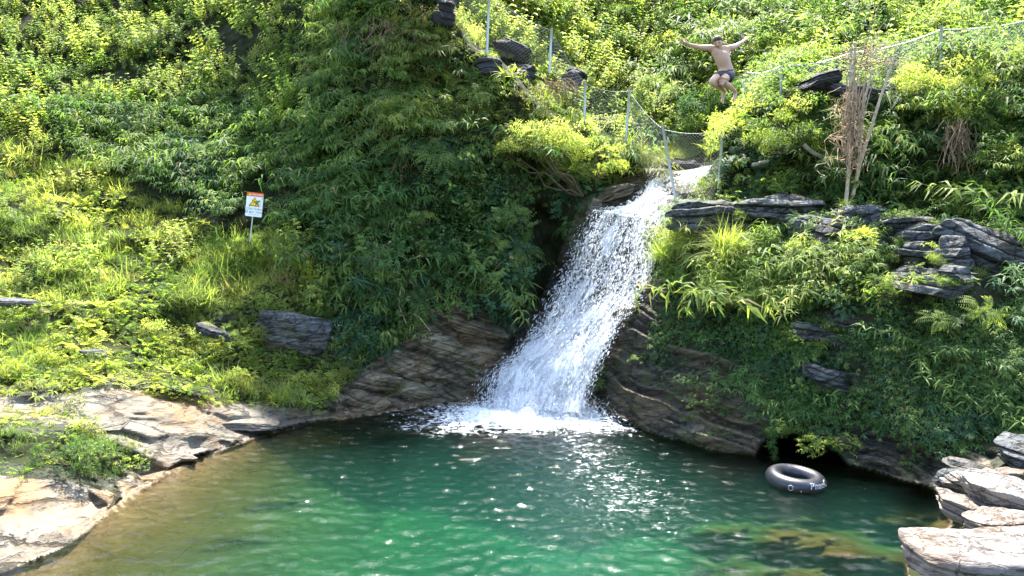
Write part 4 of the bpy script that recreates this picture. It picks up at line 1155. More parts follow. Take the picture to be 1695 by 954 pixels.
shrub('tree', 'dense yellow-leaved bush in front of the upper right fence', 'tree', 1562, 135, 2.1, 0.75, ['longleaf', 'shrub'], [G_YEL, G_YEL, G_LIME], n=30, scale=0.75, Y=17.2, trunk_to=at(1590, 225, 17.3), seed=5, fname='crown', depth=1.2)
shrub('shrub', 'yellowish bush between the dry bundle and the corner wall block', 'shrub', 1590, 195, 2.6, 0.85, ['feather', 'longleaf', 'bamboo'], [G_LIME, G_YEL, G_MID], n=26, scale=0.9, Y=16.8, seed=6)
shrub('shrub', 'drooping green curtain of plants at the right edge below the wall', 'shrub', 1660, 300, 1.4, 2.2, ['feather', 'bamboo', 'sword'], [G_MID, G_LIME, G_DEEP], n=34, scale=0.95, Y=15.9, seed=7)
shrub('shrub', 'round yellow cushion bush right of the lower fence post', 'shrub', 1178, 310, 0.7, 0.45, ['feather', 'shrub'], [G_YEL, G_LIME], n=9, scale=0.8, Y=20.3, seed=8)
shrub('shrub', 'silvery long-leaved bush behind the fourth fence post', 'shrub', 1085, 160, 1.5, 1.3, ['longleaf', 'cane'], [(0.24, 0.27, 0.17), G_MID], n=22, scale=0.85, Y=24.3, seed=9)
shrub('shrub', 'tall dark leafy bush beneath the jumping man', 'shrub', 1172, 190, 1.5, 2.0, ['longleaf', 'shrub'], [G_DEEP, G_MID, G_BLUE], n=30, scale=1.0, Y=24.2, seed=10)
slope_bushes = [
 ('pale bush at the top edge right of the first fence post', 905, 22, 1.6, 0.8), ('yellow bush between the second and third fence posts', 960, 60, 1.5, 0.8), ('lime bush at the top edge above the jumping man', 1130, 28, 2.0, 1.0),
 ('bright bush touching the left hand of the jumping man', 1098, 85, 1.8, 1.0), ('big yellow-green bush directly behind the jumping man', 1205, 95, 2.4, 1.4), ('light bush right of the outstretched right hand', 1285, 85, 1.7, 1.0),
 ('pale bush behind the short middle fence posts', 1345, 110, 1.5, 0.8), ('dark bamboo bush at the top edge above the dry bundle', 1370, 35, 2.0, 1.2), ('dark hollow-hearted bush above the dry branches', 1455, 55, 1.8, 1.1),
 ('sunlit bush at the top right behind the tall fence post', 1600, 45, 2.2, 1.2), ('dark tree-like bush cut off by the top right corner', 1680, 18, 1.5, 1.0), ('yellow bush against the fence in the right corner', 1655, 88, 1.3, 0.6),
 ('small bush on the slope left of the third fence post', 905, 130, 1.0, 0.6), ('dark bush near the top edge in the middle of the slope', 1020, 30, 1.6, 0.9)]
for i, (lab, x, y, w, h) in enumerate(slope_bushes):
    dk = 'dark' in lab
    shrub('shrub', lab, 'bush', x, y, w, h, ['shrub', 'longleaf'] if i % 2 else ['shrub', 'herb'], [G_DEEP, G_MID, G_BLUE] if dk else ([G_YEL, G_LIME, G_YEL] if 'yellow' in lab or 'bright' in lab else [G_LIME, G_MID]), scale=1.05, lift=0.35, group='bushes on the far slope', seed=20 + i)
low = [('rounded feathery bush above the far end of the pale bank', 385, 635, 1.2, 0.7), ('bushy light green mound where the bank meets the stepped ledge', 520, 635, 1.7, 0.7), ('yellow feathery mound right of the thin grey ledge', 425, 560, 0.9, 0.9),
       ('feathery mound at the left edge above the upper shelf', 45, 615, 1.3, 0.7), ('tall feathery mound left of centre on the grassy bank', 260, 560, 1.5, 0.8), ('brownish green mound near the middle of the feathery bank', 300, 610, 1.2, 0.6),
       ('green mound at the foot of the broad tilted slab', 590, 590, 0.9, 0.6), ('low yellow mound growing on the bank shelf', 95, 682, 0.9, 0.25), ('small feathery tuft on the layered bank shelf', 140, 712, 0.35, 0.2)]
for i, (lab, x, y, w, h) in enumerate(low):
    shrub('shrub', lab, 'bush', x, y, w, h, ['feather', 'feather', 'shrub'] if i != 1 else ['shrub', 'feather'], [G_LIME, G_YEL, G_OLIVE] if i != 6 else [G_MID, G_LIME], n=int(13 * w * max(h, .4)) + 2, scale=0.75, lift=0.15, group='feathery mounds on the left bank', seed=50 + i, stem=False if i > 6 else True)
shrub('leafy_plant', 'dark glossy plant sprawling over the left bank shelves', 'plant', 120, 756, 1.4, 0.35, ['creeper', 'longleaf'], [G_DEEP, G_BLUE, G_MID], n=15, scale=0.5, lift=0.2, seed=61)
shrub('leafy_plant', 'small bright plant trailing off the end of the left shelf', 'plant', 222, 764, 0.5, 0.2, ['creeper'], [G_MID, G_LIME], n=6, scale=0.5, lift=0.45, seed=62)
ros = [('spiky palm-like plant on the bluff lip in front of the black rock', 836, 122, 0.85), ('spiky plant right of the black rocks on the lip', 893, 122, 0.95), ('tall stemmed spiky plant above the spreading tree', 897, 165, 0.8), ('spiky plant growing through the top of the spreading tree', 920, 178, 0.75),
       ('spiky plant in the shade left of the lip, upper', 738, 128, 0.6), ('spiky plant in the shade left of the lip, lower', 742, 165, 0.6)]
for i, (lab, x, y, s_) in enumerate(ros):
    shrub('spiky_plant', lab, 'plant', x, y + 8, 0.12, 0.12, 'rosette', [(0.26, 0.33, 0.05)] if i < 4 else [G_LIME], n=2, scale=s_, lift=0.45, group='spiky plants on the bluff', seed=70 + i, stem=False, up=(0.0, -0.25, 1))
can = [('pale arching cane clump on the cliff top right of the fall', 1262, 400, 0.55, 0.9, [(0.16, 0.22, 0.10), G_MID]), ('arching canes hanging over the middle of the right cliff', 1262, 455, 0.9, 0.7, [(0.14, 0.21, 0.09), G_MID]), ('leaning canes with drooping leaves below the fountain grass', 1195, 455, 0.8, 0.5, [G_LIME, (0.2, 0.24, 0.1)]),
       ('yellow cane standing alone in the shaded grass', 516, 445, 0.2, 0.9, [(0.34, 0.36, 0.05)]), ('green cane left of the yellow one', 478, 430, 0.3, 0.8, [G_LIME]), ('drooping blue-green canes over the stepped ledge', 632, 430, 0.9, 0.5, [(0.10, 0.17, 0.08)]),
       ('straw-coloured canes at the top edge left of the black crag', 680, 25, 0.9, 0.8, [G_STRAW, G_OLIVE]), ('arching cane at the left of the domed grey rock', 1228, 358, 0.4, 0.5, [(0.14, 0.2, 0.08)])]
for i, (lab, x, y, w, h, pal) in enumerate(can):
    shrub('cane_clump', lab, 'plant', x, y + 14, w, h * 0.4, 'cane', pal, n=3 + int(4 * w), scale=0.75, lift=0.45, group='canes with long arching leaves', seed=80 + i, stem=False, fname='leaves')
shrub('fountain_grass', 'fountain of long bright grass hanging beside the waterfall shoulder', 'grass tuft', 1120, 405, 0.9, 0.5, 'fountain', [G_YEL, G_LIME], n=6, scale=0.9, lift=0.35, seed=90, stem=False, fname='blades', up=(-0.3, -0.4, 1))
shrub('fountain_grass', 'second fountain of grass right of the brightest one', 'grass tuft', 1185, 410, 0.8, 0.5, 'fountain', [G_LIME, G_YEL, G_MID], n=5, scale=0.8, lift=0.35, seed=91, stem=False, fname='blades', up=(0, -0.4, 1))
shrub('fountain_grass', 'sprawling grass on the lip left of the leaning post', 'grass tuft', 1050, 262, 0.5, 0.3, 'fountain', [G_LIME, G_STRAW], n=3, scale=0.8, lift=0.4, seed=92, stem=False, fname='blades', up=(0.3, -0.4, 1))
bigs = [('broad-leaved plant in the shade under the bright shrub', 1590, 325, 0.8, G_MID), ('broad-leaved plant below the low grey rock at mid cliff', 1385, 492, 0.7, G_BLUE), ('broad-leaved plant right of the warning sign', 545, 320, 0.7, G_LIME), ('broad-leaved plant in the dark gap above the grass', 560, 372, 0.7, G_MID),
        ('large pale leaves halfway up the shaded bluff', 560, 222, 0.8, G_MID), ('large flat leaves at the left foot of the shaded bluff', 575, 258, 0.7, G_LIME), ('pale broad-leaved seedling above the hollow behind the falls', 865, 440, 0.5, (0.2, 0.2, 0.04))]
for i, (lab, x, y, s_, c_) in enumerate(bigs):
    shrub('broad_leaf_plant', lab, 'plant', x, y + 8, 0.7 * s_, 0.4 * s_, 'big', [c_], n=5, scale=s_, lift=0.35, group='broad-leaved plants', seed=100 + i, fname='leaves', up=(0, -0.7, 1))
shrub('shrub', 'pale lime-topped sapling in the middle of the shaded bluff', 'sapling', 700, 362, 0.55, 0.25, ['shrub'], [(0.24, 0.3, 0.09)], n=5, scale=0.6, lift=0.7, seed=110)
shrub('shrub', 'blue-green bush just below the pale lime sapling', 'bush', 705, 400, 1.1, 0.8, ['shrub', 'feather'], [G_BLUE, G_MID], n=14, scale=0.8, lift=0.4, seed=111)
ferns = [('hanging sword fern right of the jutting block', 1622, 505, 0.55), ('sword fern drooping under the jutting block', 1560, 530, 0.5), ('fern on top of the jutting block', 1570, 440, 0.5), ('arching fern above the stepped ledge', 655, 240, 0.9), ('wide fern fronds in the middle of the shaded bluff', 715, 250, 1.0),
         ('fern over the dark hollow left of the falls', 850, 350, 0.8), ('yellow fern left of the dark hollow', 830, 395, 0.7)]
for i, (lab, x, y, s_) in enumerate(ferns):
    shrub('fern', lab, 'fern', x, y, 0.4, 0.2, 'sword', [G_LIME if i in (0, 1, 2, 6) else G_MID], n=3, scale=s_, lift=0.4, group='large ferns', seed=120 + i, stem=False, fname='fronds', up=(0, -0.8, 0.8))
shrub('shrub', 'lime feathery plants draped over the crack between the grey blocks', 'bush', 1432, 400, 0.5, 0.9, ['feather'], [G_LIME, G_YEL], n=10, scale=0.7, lift=1.0, seed=130, stem=False)
shrub('shrub', 'small silvery flowering bush under the pale rock corner', 'bush', 1335, 412, 0.8, 0.3, ['shrub'], [(0.27, 0.30, 0.16), G_LIME], n=9, scale=0.6, lift=0.4, seed=131)
shrub('shrub', 'green bush in the gap between the two groups of grey blocks', 'bush', 1480, 470, 1.0, 0.5, ['creeper', 'feather'], [G_MID, G_LIME], n=16, scale=0.85, lift=0.5, seed=132)
shrub('shrub', 'bright green creeper mound on the cliff foot left of the cave', 'bush', 1170, 665, 1.0, 0.45, ['creeper'], [G_MID, G_DEEP], n=14, scale=0.62, lift=0.2, seed=133, stem=False)
shrub('shrub', 'narrow strip of creeper clinging to the wet cliff beside the falls', 'bush', 1070, 590, 0.7, 0.4, ['creeper', 'feather'], [G_MID], n=8, scale=0.55, lift=0.15, seed=134, stem=False)
shrub('shrub', 'light green creeper mound hanging over the right end of the cave', 'bush', 1375, 735, 1.2, 0.4, ['creeper', 'feather'], [G_MID, G_LIME], n=16, scale=0.65, lift=0.25, seed=135, stem=False)
shrub('shrub', 'creeper fringe hanging over the left end of the cave', 'bush', 1310, 700, 0.6, 0.35, ['creeper', 'feather'], [G_MID, G_LIME], n=9, scale=0.6, lift=0.3, seed=136, stem=False)

# ------------------------------------------------------------------ dry bundle of bamboo and roots
def wander(g, a, b, n=10, amp=0.1):
    a = np.array(a); b = np.array(b); t = np.linspace(0, 1, n)[:, None]
    w = np.cumsum(g.normal(0, amp / math.sqrt(n), (n, 3)), 0); w = w - w[0] - t * (w[-1] - w[0]) * 0.6
    return a * (1 - t) + b * t + w
def dry_bundle():
    g = np.random.default_rng(41)
    YB_ = 16.3
    e = empty('dry_bamboo_bundle', tuple(at(1405, 352, YB_)), 'dry tangle of straw-coloured roots and bare twigs hanging on two bamboo poles', 'dead plant')
    def pole(pts, r):
        P = [at(*p) for p in pts]
        t = np.linspace(0, 1, 40); s = np.linspace(0, 1, len(P)); P = np.array(P)
        Q = np.stack([np.interp(t, s, P[:, i]) for i in range(3)], -1)
        rad = np.where(np.arange(40) % 5 == 0, r * 1.18, r) * (1 - 0.35 * t)
        V, q = tube(Q, rad, 8)
        link_mesh('pole', np_mesh('pole', V, q, smooth_=True), M_pole, e)
    pole([(1399, 353, YB_), (1406, 270, YB_), (1411, 160, YB_ + .2), (1416, 72, YB_ + .3)], 0.042)
    pole([(1405, 353, YB_ + .1), (1424, 270, YB_), (1455, 170, YB_ - .1), (1480, 95, YB_)], 0.040)
    pole([(1421, 275, YB_ - .1), (1430, 170, YB_ - .1), (1443, 118, YB_)], 0.030)
    parts = []
    for k in range(48):                    # hanging roots: narrow at the top, a beard below
        x0 = g.normal(1412, 14); y0 = g.uniform(140, 225)
        x1 = g.normal(1402, 17); y1 = y0 + g.uniform(40, 100)
        if y1 > 300: y1 = g.uniform(240, 300)
        P = wander(g, at(x0, y0, YB_ - .15 + g.normal(0, .12)), at(x1, y1, YB_ - .25 + g.normal(0, .15)), 12, 0.30)
        parts.append(tube(P, g.uniform(0.005, 0.010), 4))
    for k in range(14):                     # thicker pale sticks
        x0 = g.normal(1425, 12); y0 = g.uniform(110, 150)
        parts.append(tube(wander(g, at(x0, y0, YB_ - .2), at(x0 - g.uniform(0, 22), y0 + g.uniform(70, 130), YB_ - .2 + g.normal(0, .1)), 6, 0.05), g.uniform(0.012, 0.022), 5))
    V, q = merge(parts); link_mesh('hanging_roots', np_mesh('hanging_roots', V, q, smooth_=True), M_stalk, e)
    parts = []
    for k in range(46):                     # bare branches spreading right at the top
        x0 = g.uniform(1388, 1440); y0 = g.uniform(80, 125)
        x1 = x0 + g.uniform(-40, 110); y1 = y0 + g.uniform(-30, 22)
        parts.append(tube(wander(g, at(x0, y0, YB_ + g.normal(.2, .2)), at(x1, y1, YB_ + g.normal(.4, .4)), 9, 0.14), np.linspace(0.010, 0.004, 9), 4))
    for k in range(3):
        parts.append(tube(wander(g, at(1425, 100, YB_ + .2), at(1450 + 6 * k, -15 + 25 * k, YB_ + .3), 9, 0.1), np.linspace(0.014, 0.004, 9), 4))
    V, q = merge(parts); link_mesh('bare_branches', np_mesh('bare_branches', V, q, smooth_=True), simple_mat('bare_twig', (0.30, 0.22, 0.15), 0.85, 0.1, 0.3, 10), e)
dry_bundle()
def dry_clump(label, px, py, w, h, Y, seed, n=130):
    g = np.random.default_rng(seed)
    e = empty('dead_grass_clump', tuple(at(px, py - 30, Y + .2)), label, 'dead plant')
    parts = []
    for k in range(n):
        x0 = px + g.normal(0, w * .3); y0 = py - h * .5 + abs(g.normal(0, h * .2))
        parts.append(tube(wander(g, at(x0, y0, Y + g.normal(0, .15)), at(x0 + g.normal(0, w * .35), y0 + g.uniform(.4, 1.0) * h, Y + g.normal(0, .2)), 8, 0.13), g.uniform(0.004, 0.008), 3))
    V, q = merge(parts); link_mesh('stalks', np_mesh('stalks', V, q), simple_mat('dead_stalk', (0.26, 0.18, 0.11), 0.9, 0.1, 0.4, 9), e)
dry_clump('brown beard of dead grass hanging below the yellow-leaved bush', 1585, 235, 45, 85, 16.2, 3, 60)
dry_clump('brown dead stalks hanging on the shaded bluff under a fern', 668, 262, 30, 60, 20.0, 4, 35)
dry_clump('bare brown vines crossing the top of the shaded bluff', 640, 60, 120, 70, 20.7, 5, 45)
dry_clump('dead brambles on the slope behind the second fence post', 925, 148, 50, 40, 22.0, 6, 70)
def log(label, pts, r, mat=M_bark):
    P = np.array([at(*p) for p in pts]); t = np.linspace(0, 1, 20); s = np.linspace(0, 1, len(P))
    Q = np.stack([np.interp(t, s, P[:, i]) for i in range(3)], -1) + np.random.default_rng(len(label)).normal(0, r * .12, (20, 3))
    V, q = tube(Q, r * np.linspace(1, .75, 20), 9)
    o = link_mesh('driftwood_log', np_mesh('driftwood_log', V, q, smooth_=True), mat); tag(o, label, 'log')
M_drift = simple_mat('weathered_wood', (0.25, 0.22, 0.18), 0.85, 0.2, 0.3, 16, 0.5)
log('grey log lodged in the undergrowth left of the dry bundle', [(1330, 240, 17.2), (1350, 256, 17.1), (1385, 268, 17.0)], 0.05, M_drift)
log('short pale log stuck in the undergrowth below the jump bush', [(1246, 274, 17.6), (1272, 266, 17.5)], 0.045, M_drift)
log('bare root hanging down the stepped ledge', [(664, 470, 18.9), (660, 505, 18.7), (672, 535, 18.4)], 0.010, M_stalk)
log('bare root lying across the plants above the stepped ledge', [(684, 520, 18.7), (694, 525, 18.6), (712, 548, 18.3)], 0.009, M_stalk)

# plants rooted round the edges of the outcrops, so that the stone sits in the slope
def fringe():
    g = np.random.default_rng(61)
    blocks = []
    for (px, py, Y, w, h, lab) in ROCK_SPOTS:
        if 'shelf' in lab or py > 700 or 'block at the left shoulder' in lab or 'wet ledge' in lab or 'stream' in lab: continue
        ppm = F_PX / Y
        n = int(9 * w + 5)
        a = g.uniform(0, 2 * math.pi, n)
        a = np.where(g.random(n) < 0.55, g.uniform(math.pi * 1.05, math.pi * 1.95, n), a)       # mostly along the foot
        x = px + np.cos(a) * w * 0.52 * ppm; y = py - np.sin(a) * h * 0.60 * ppm
        P = at(x, y, Y - 0.22 * (np.sin(a) < 0) * 1.0 + 0.05)
        lit = py < 300 or px < 450  # sunlight put into the colour: brighter leaves on lit slopes, deeper ones elsewhere
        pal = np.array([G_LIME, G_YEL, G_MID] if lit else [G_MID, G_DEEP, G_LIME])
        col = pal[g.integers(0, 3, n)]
        ch = g.integers(0, 3, n)
        for i, k in enumerate(('feather', 'creeper', 'grass')):
            s_ = ch == i
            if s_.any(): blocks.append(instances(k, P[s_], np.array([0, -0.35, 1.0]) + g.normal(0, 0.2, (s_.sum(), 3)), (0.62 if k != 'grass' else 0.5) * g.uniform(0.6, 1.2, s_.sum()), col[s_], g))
    # grass round the foot of the sign
    x = g.uniform(392, 436, 16); y = g.uniform(378, 400, 16)
    P_, N_ = terr(x, y)
    P = at(x, y, P_[:, 1] - g.uniform(0.5, 0.95, 16)); P[:, 2] -= 0.25
    blocks.append(instances('grass', P, np.array([0, -0.1, 1.0]) + g.normal(0, 0.12, (16, 3)), g.uniform(0.5, 0.8, 16), np.array([G_LIME, G_MID])[g.integers(0, 2, 16)], g))
    tag(link_mesh('outcrop_undergrowth', foliage_mesh('outcrop_undergrowth', blocks), M_leaf), kind='stuff')
fringe()

# ------------------------------------------------------------------ fence
M_galv = simple_mat('galvanised_post', (0.50, 0.53, 0.52), 0.45, 0.5, 0.12, 20, 0.1, 0.25)
M_wire = simple_mat('fence_wire', (0.28, 0.29, 0.28), 0.5, 0.5, 0.1, 20, 0, 0.3)
def fence(label, posts, wr, wmat):
    """posts: (px top, py top, px bottom, py bottom, Y)"""
    e = empty('chain_link_fence', tuple(float(v) for v in at(posts[0][2], posts[0][3], posts[0][4])), label, 'fence')
    PT_ = []
    for (x0, y0, x1, y1, Y) in posts:
        a = at(x0, y0, Y); b = at(x1, y1, Y - 0.02)
        b2 = b + (b - a) * 0.15
        V, q = tube([a, (a + b) / 2, b2], 0.038, 10)
        cap = np.array([a + [0, 0, 0.004]])
        bm = bmesh.new()
        me = np_mesh('post', V, q, smooth_=True)
        bm.from_mesh(me); bm.verts.ensure_lookup_table()
        bm.faces.new([bm.verts[i] for i in range(10)]); bm.to_mesh(me); bm.free()
        link_mesh('post', me, M_galv, e)
        PT_.append((a, b))
    for i in range(len(PT_) - 1):
        (a0, b0), (a1, b1) = PT_[i], PT_[i + 1]
        def surf(u, v):
            u = np.asarray(u)[..., None]; v = np.asarray(v)[..., None]
            top0 = a0 + (b0 - a0) * 0.06; top1 = a1 + (b1 - a1) * 0.06
            p = (top0 * (1 - u) + top1 * u) * (1 - v) + (b0 * (1 - u) + b1 * u) * v
            p = p + np.array([0, -0.05, -0.10]) * np.sin(np.pi * u) * (1 - v * 0.5)
            return p
        Lw = np.linalg.norm(a1 - a0); Hh = (np.linalg.norm(b0 - a0) + np.linalg.norm(b1 - a1)) / 2
        parts = []
        c = 0.10
        nW = int((Lw + Hh) / c)
        for s in (1, -1):
            for k in range(nW + 1):
                t = np.linspace(0, 1, 9)
                x = (k * c - (Hh if s == 1 else 0)) + s * t * Hh
                m = (x >= 0) & (x <= Lw)
                if m.sum() < 2: continue
                parts.append(tube(surf(x[m] / Lw, t[m]), wr, 3))
        V, q = merge(parts)
        link_mesh('wire_mesh', np_mesh('wire_mesh', V, q), wmat, e)
        t = np.linspace(0, 1, 12)
        V, q = tube(surf(t, 0 * t), wr * 2.4, 5)
        link_mesh('top_wire', np_mesh('top_wire', V, q, smooth_=True), wmat, e)
fence('chain-link fence stepping down the bluff and across the stream left of the jumping man',
      [(740, -60, 736, 40, 21.6), (810, -14, 806, 86, 21.3), (913, 47, 910, 112, 21.7), (969, 135, 967, 200, 21.8), (1042, 145, 1035, 250, 21.8), (1096, 206, 1122, 350, 20.1), (1197, 208, 1188, 338, 19.0)], 0.0019, M_wire)
fence('chain-link fence along the jump ledge and up behind the yellow-leaved bush',
      [(1234, 116, 1228, 180, 19.3), (1294, 105, 1291, 165, 19.1), (1409, 81, 1407, 190, 18.7), (1558, 43, 1557, 150, 18.1), (1730, 20, 1730, 130, 17.9)], 0.0050, simple_mat('bright_fence_wire', (0.55, 0.56, 0.55), 0.5, 0.5, 0.1, 20, 0, 0.3))

# ------------------------------------------------------------------ warning sign
def text_mesh(body, size, bold=0.0):
    cu = bpy.data.curves.new('t', 'FONT'); cu.body = body; cu.size = size; cu.align_x = 'CENTER'; cu.align_y = 'CENTER'; cu.offset = bold; cu.resolution_u = 3
    o = bpy.data.objects.new('t', cu); COL.objects.link(o)
    bpy.context.view_layer.update()
    me = bpy.data.meshes.new_from_object(o.evaluated_get(bpy.context.evaluated_depsgraph_get()))
    bpy.data.objects.remove(o); bpy.data.curves.remove(cu)
    return me
def flat_mat(name, c, rough=0.5):
    return simple_mat(name, c, rough, 0.3, 0.05, 6)
def prism(poly, z0, z1):
    n = len(poly)
    V = [(x, y, z0) for x, y in poly] + [(x, y, z1) for x, y in poly]
    bm = bmesh.new(); vs = [bm.verts.new(v) for v in V]
    bm.faces.new(vs[:n][::-1]); bm.faces.new(vs[n:])
    for i in range(n): bm.faces.new([vs[i], vs[(i + 1) % n], vs[n + (i + 1) % n], vs[n + i]])
    me = bpy.data.meshes.new('p'); bm.to_mesh(me); bm.free(); return me
def sign():
    P_, _ = terr(np.array([414.0]), np.array([392.0]))
    Y = float(P_[0, 1]) - 1.0
    c = V3(421, 339, Y)
    ppm = F_PX / Y
    w, h = 27.5 / ppm, 39.5 / ppm
    # local x right, y up, z toward camera
    rot = (Matrix.Rotation(math.radians(90), 4, 'X')) @ Matrix.Rotation(math.radians(-6.5), 4, 'Z')
    e = empty('warning_sign', V3(413, 395, Y), 'white sign with orange band and yellow warning triangle on a thin post in the grass', 'sign')
    def put(name, me, mat):
        me.transform(Matrix.Translation(c - e.location) @ rot)
        me.name = name
        o = bpy.data.objects.new(name, me); COL.objects.link(o); me.materials.append(mat); o.parent = e; return o
    rr = 0.03
    def rrect(x0, y0, x1, y1, r, corners=(1, 1, 1, 1)):
        pts = []
        for (cx, cy, a0, on) in ((x1 - r, y1 - r, 0, corners[0]), (x0 + r, y1 - r, 90, corners[1]), (x0 + r, y0 + r, 180, corners[2]), (x1 - r, y0 + r, 270, corners[3])):
            if on:
                for k in range(5):
                    a = math.radians(a0 + 22.5 * k); pts.append((cx + r * math.cos(a), cy + r * math.sin(a)))
            else:
                pts.append((cx + (r if a0 in (0, 270) else -r), cy + (r if a0 in (0, 90) else -r)))
        return pts
    put('sign_panel', prism(rrect(-w / 2, -h / 2, w / 2, h / 2, rr), -0.006, 0.0), flat_mat('sign_white', (0.85, 0.87, 0.88)))
    put('header_band', prism(rrect(-w / 2, h / 2 - 0.165 * h, w / 2, h / 2 + 0.001, rr, (1, 1, 0, 0)), 0.0005, 0.003), flat_mat('sign_orange', (0.80, 0.13, 0.03)))
    s = 0.30 * w; ty = 0.07 * h
    tri = lambda k: [(-s * k, ty - s * 0.62 * k), (s * k, ty - s * 0.62 * k), (0, ty + s * 1.1 * k)]
    red = put('triangle', prism(tri(1.08), 0.0005, 0.003), flat_mat('sign_red', (0.45, 0.08, 0.02)))
    yl = put('triangle_face', prism(tri(0.84), 0.0035, 0.005), flat_mat('sign_yellow', (0.90, 0.62, 0.03)))
    blk = flat_mat('sign_black', (0.02, 0.02, 0.02))
    # slipping figure
    bmv = [prism([(-.02 * 1, ty + .045), (.0, ty + .06), (.055, ty + .0), (.04, ty - .012)], 0.0055, 0.007), prism([(.03, ty - .002), (.045, ty + .01), (.085, ty - .035), (.07, ty - .045)], 0.0055, 0.007),
           prism([(-.005, ty + .03), (.005, ty + .02), (-.04, ty - .005), (-.045, ty + .006)], 0.0055, 0.007), prism([(-.045 + .017 * math.cos(a), ty + .066 + .017 * math.sin(a)) for a in np.linspace(0, 2 * math.pi, 9)[:-1]], 0.0055, 0.007)]
    bm = bmesh.new()
    for m_ in bmv: bm.from_mesh(m_)
    me = bpy.data.meshes.new('fig'); bm.to_mesh(me); bm.free()
    put('pictogram', me, blk)
    wt = flat_mat('sign_cream', (0.9, 0.75, 0.55))
    gr = flat_mat('sign_grey', (0.18, 0.19, 0.2))
    me = text_mesh('CẢNH BÁO', 0.062, 0.001); me.transform(Matrix.Translation((0.045, h / 2 - 0.09 * h, 0.0035))); put('header_lettering', me, wt)
    put('header_triangle', prism([(-w * .40, h / 2 - .135 * h), (-w * .24, h / 2 - .135 * h), (-w * .32, h / 2 - .03 * h)], 0.0032, 0.0045), flat_mat('sign_yellow_small', (0.9, 0.6, 0.1)))
    me = text_mesh('CẨN THẬN', 0.075, 0.001); me.transform(Matrix.Translation((0, -0.195 * h, 0.001))); put('lettering', me, gr)
    me = text_mesh('BỀ MẶT TRƠN', 0.066, 0.001); me.transform(Matrix.Translation((0, -0.325 * h, 0.001))); put('lettering', me, gr)
    me = text_mesh('SLIPPERY SURFACE', 0.032, 0.0); me.transform(Matrix.Translation((0, -0.42 * h, 0.001))); put('lettering', me, gr)
    a = np.array(c) + np.array([0.0, 0.03, 0.15]); b = np.array(V3(413, 391, Y)) + [0, 0.03, -0.15]
    V, q = tube([a, (a + b) / 2, b], 0.018, 8)
    link_mesh('post', np_mesh('post', V, q, smooth_=True), M_galv, e)
sign()

# ------------------------------------------------------------------ floating inner tube
def inner_tube():
    R, r = 0.335, 0.130
    Yt = float(ywater(np.array([801.0]))[0]) 
    c = V3(1317, 797, Yt); c.z = 0.075
    e = empty('inner_tube', c, 'black inflated inner tube with white hand lettering floating in front of the cave', 'inner tube')
    e.rotation_euler = (math.radians(4), math.radians(4), 0)
    rub = NT('black_rubber')
    b = rub.n('ShaderNodeBsdfPrincipled'); b.inputs['Roughness'].default_value = 0.36; b.inputs['Specular IOR Level'].default_value = 0.6
    tc = rub.n('ShaderNodeTexCoord')
    cc = rub.ramp(rub.noise(tc.outputs['Object'], 7, 5), [(0.35, (0.006, 0.007, 0.012)), (0.7, (0.022, 0.024, 0.034))])
    rub.l(cc, b.inputs['Base Color']); rub.l(b.outputs[0], rub.out.inputs[0])
    nu, nv = 96, 32
    u, v = np.meshgrid(np.arange(nu) / nu * 2 * math.pi, np.arange(nv) / nv * 2 * math.pi, indexing='ij')
    def tor(ph, th, rr=r):
        rad = rr * (1 + 0.015 * np.sin(3 * ph + 1) - 0.02 * np.exp(-((np.mod(ph + 0.5, 2 * math.pi) - 2.2) / 0.05) ** 2))
        x = (R + rad * np.cos(th)) * np.cos(ph); y = (R + rad * np.cos(th)) * np.sin(ph)
        return np.stack([x, y, rad * np.sin(th) * 0.95], -1)
    V = tor(u, v).reshape(-1, 3)
    I = np.arange(nu * nv).reshape(nu, nv)
    q = np.stack([I, np.roll(I, -1, 0), np.roll(np.roll(I, -1, 0), -1, 1), np.roll(I, -1, 1)], -1).reshape(-1, 4)
    link_mesh('tube_body', np_mesh('tube_body', V, q, smooth_=True), rub.m, e, world=False)
    paint = flat_mat('white_paint', (0.42, 0.44, 0.47))
    me = text_mesh('PhaoC', 0.15, 0.001)
    co = np.array([v_.co[:] for v_ in me.vertices])
    ph = math.radians(-56) + co[:, 0] / (R + r * 0.75)
    th = math.radians(30) + co[:, 1] / r
    nc = tor(ph, th, r + 0.004)
    for v_, p in zip(me.vertices, nc): v_.co = p
    me.name = 'lettering'
    o = bpy.data.objects.new('lettering', me); COL.objects.link(o); me.materials.append(paint); o.parent = e
    a = np.linspace(0, 2 * math.pi, 33)
    ring = tor(math.radians(-119) + 0.036 * np.cos(a) / (R + r), math.radians(2) + 0.042 * np.sin(a) / r, r + 0.003)
    V, q = tube(ring, 0.004, 4); link_mesh('painted_ring', np_mesh('painted_ring', V, q), paint, e, world=False)
    # valve
    vv = tor(np.array([math.radians(-100)]), np.array([math.radians(-8)]), r)[0]
    dv = unit(vv - np.array([R * math.cos(math.radians(-100)), R * math.sin(math.radians(-100)), 0]))
    V, q = tube([vv, vv + dv * 0.03], [0.008, 0.006], 6); link_mesh('valve', np_mesh('valve', V, q), M_galv, e, world=False)
inner_tube()

# faded paint marks on the front of the corner slab
# ------------------------------------------------------------------ the jumping man
M_skin = NT('skin')
_b = M_skin.n('ShaderNodeBsdfPrincipled'); _b.inputs['Roughness'].default_value = 0.5
_tc = M_skin.n('ShaderNodeTexCoord')
M_skin.l(M_skin.ramp(M_skin.noise(_tc.outputs['Object'], 5, 4), [(0.35, (0.46, 0.27, 0.17)), (0.7, (0.56, 0.35, 0.24))]), _b.inputs['Base Color'])
_b.inputs['Subsurface Weight'].default_value = 0.08; _b.inputs['Subsurface Radius'].default_value = (0.1, 0.03, 0.015)
M_skin.l(_b.outputs[0], M_skin.out.inputs[0])

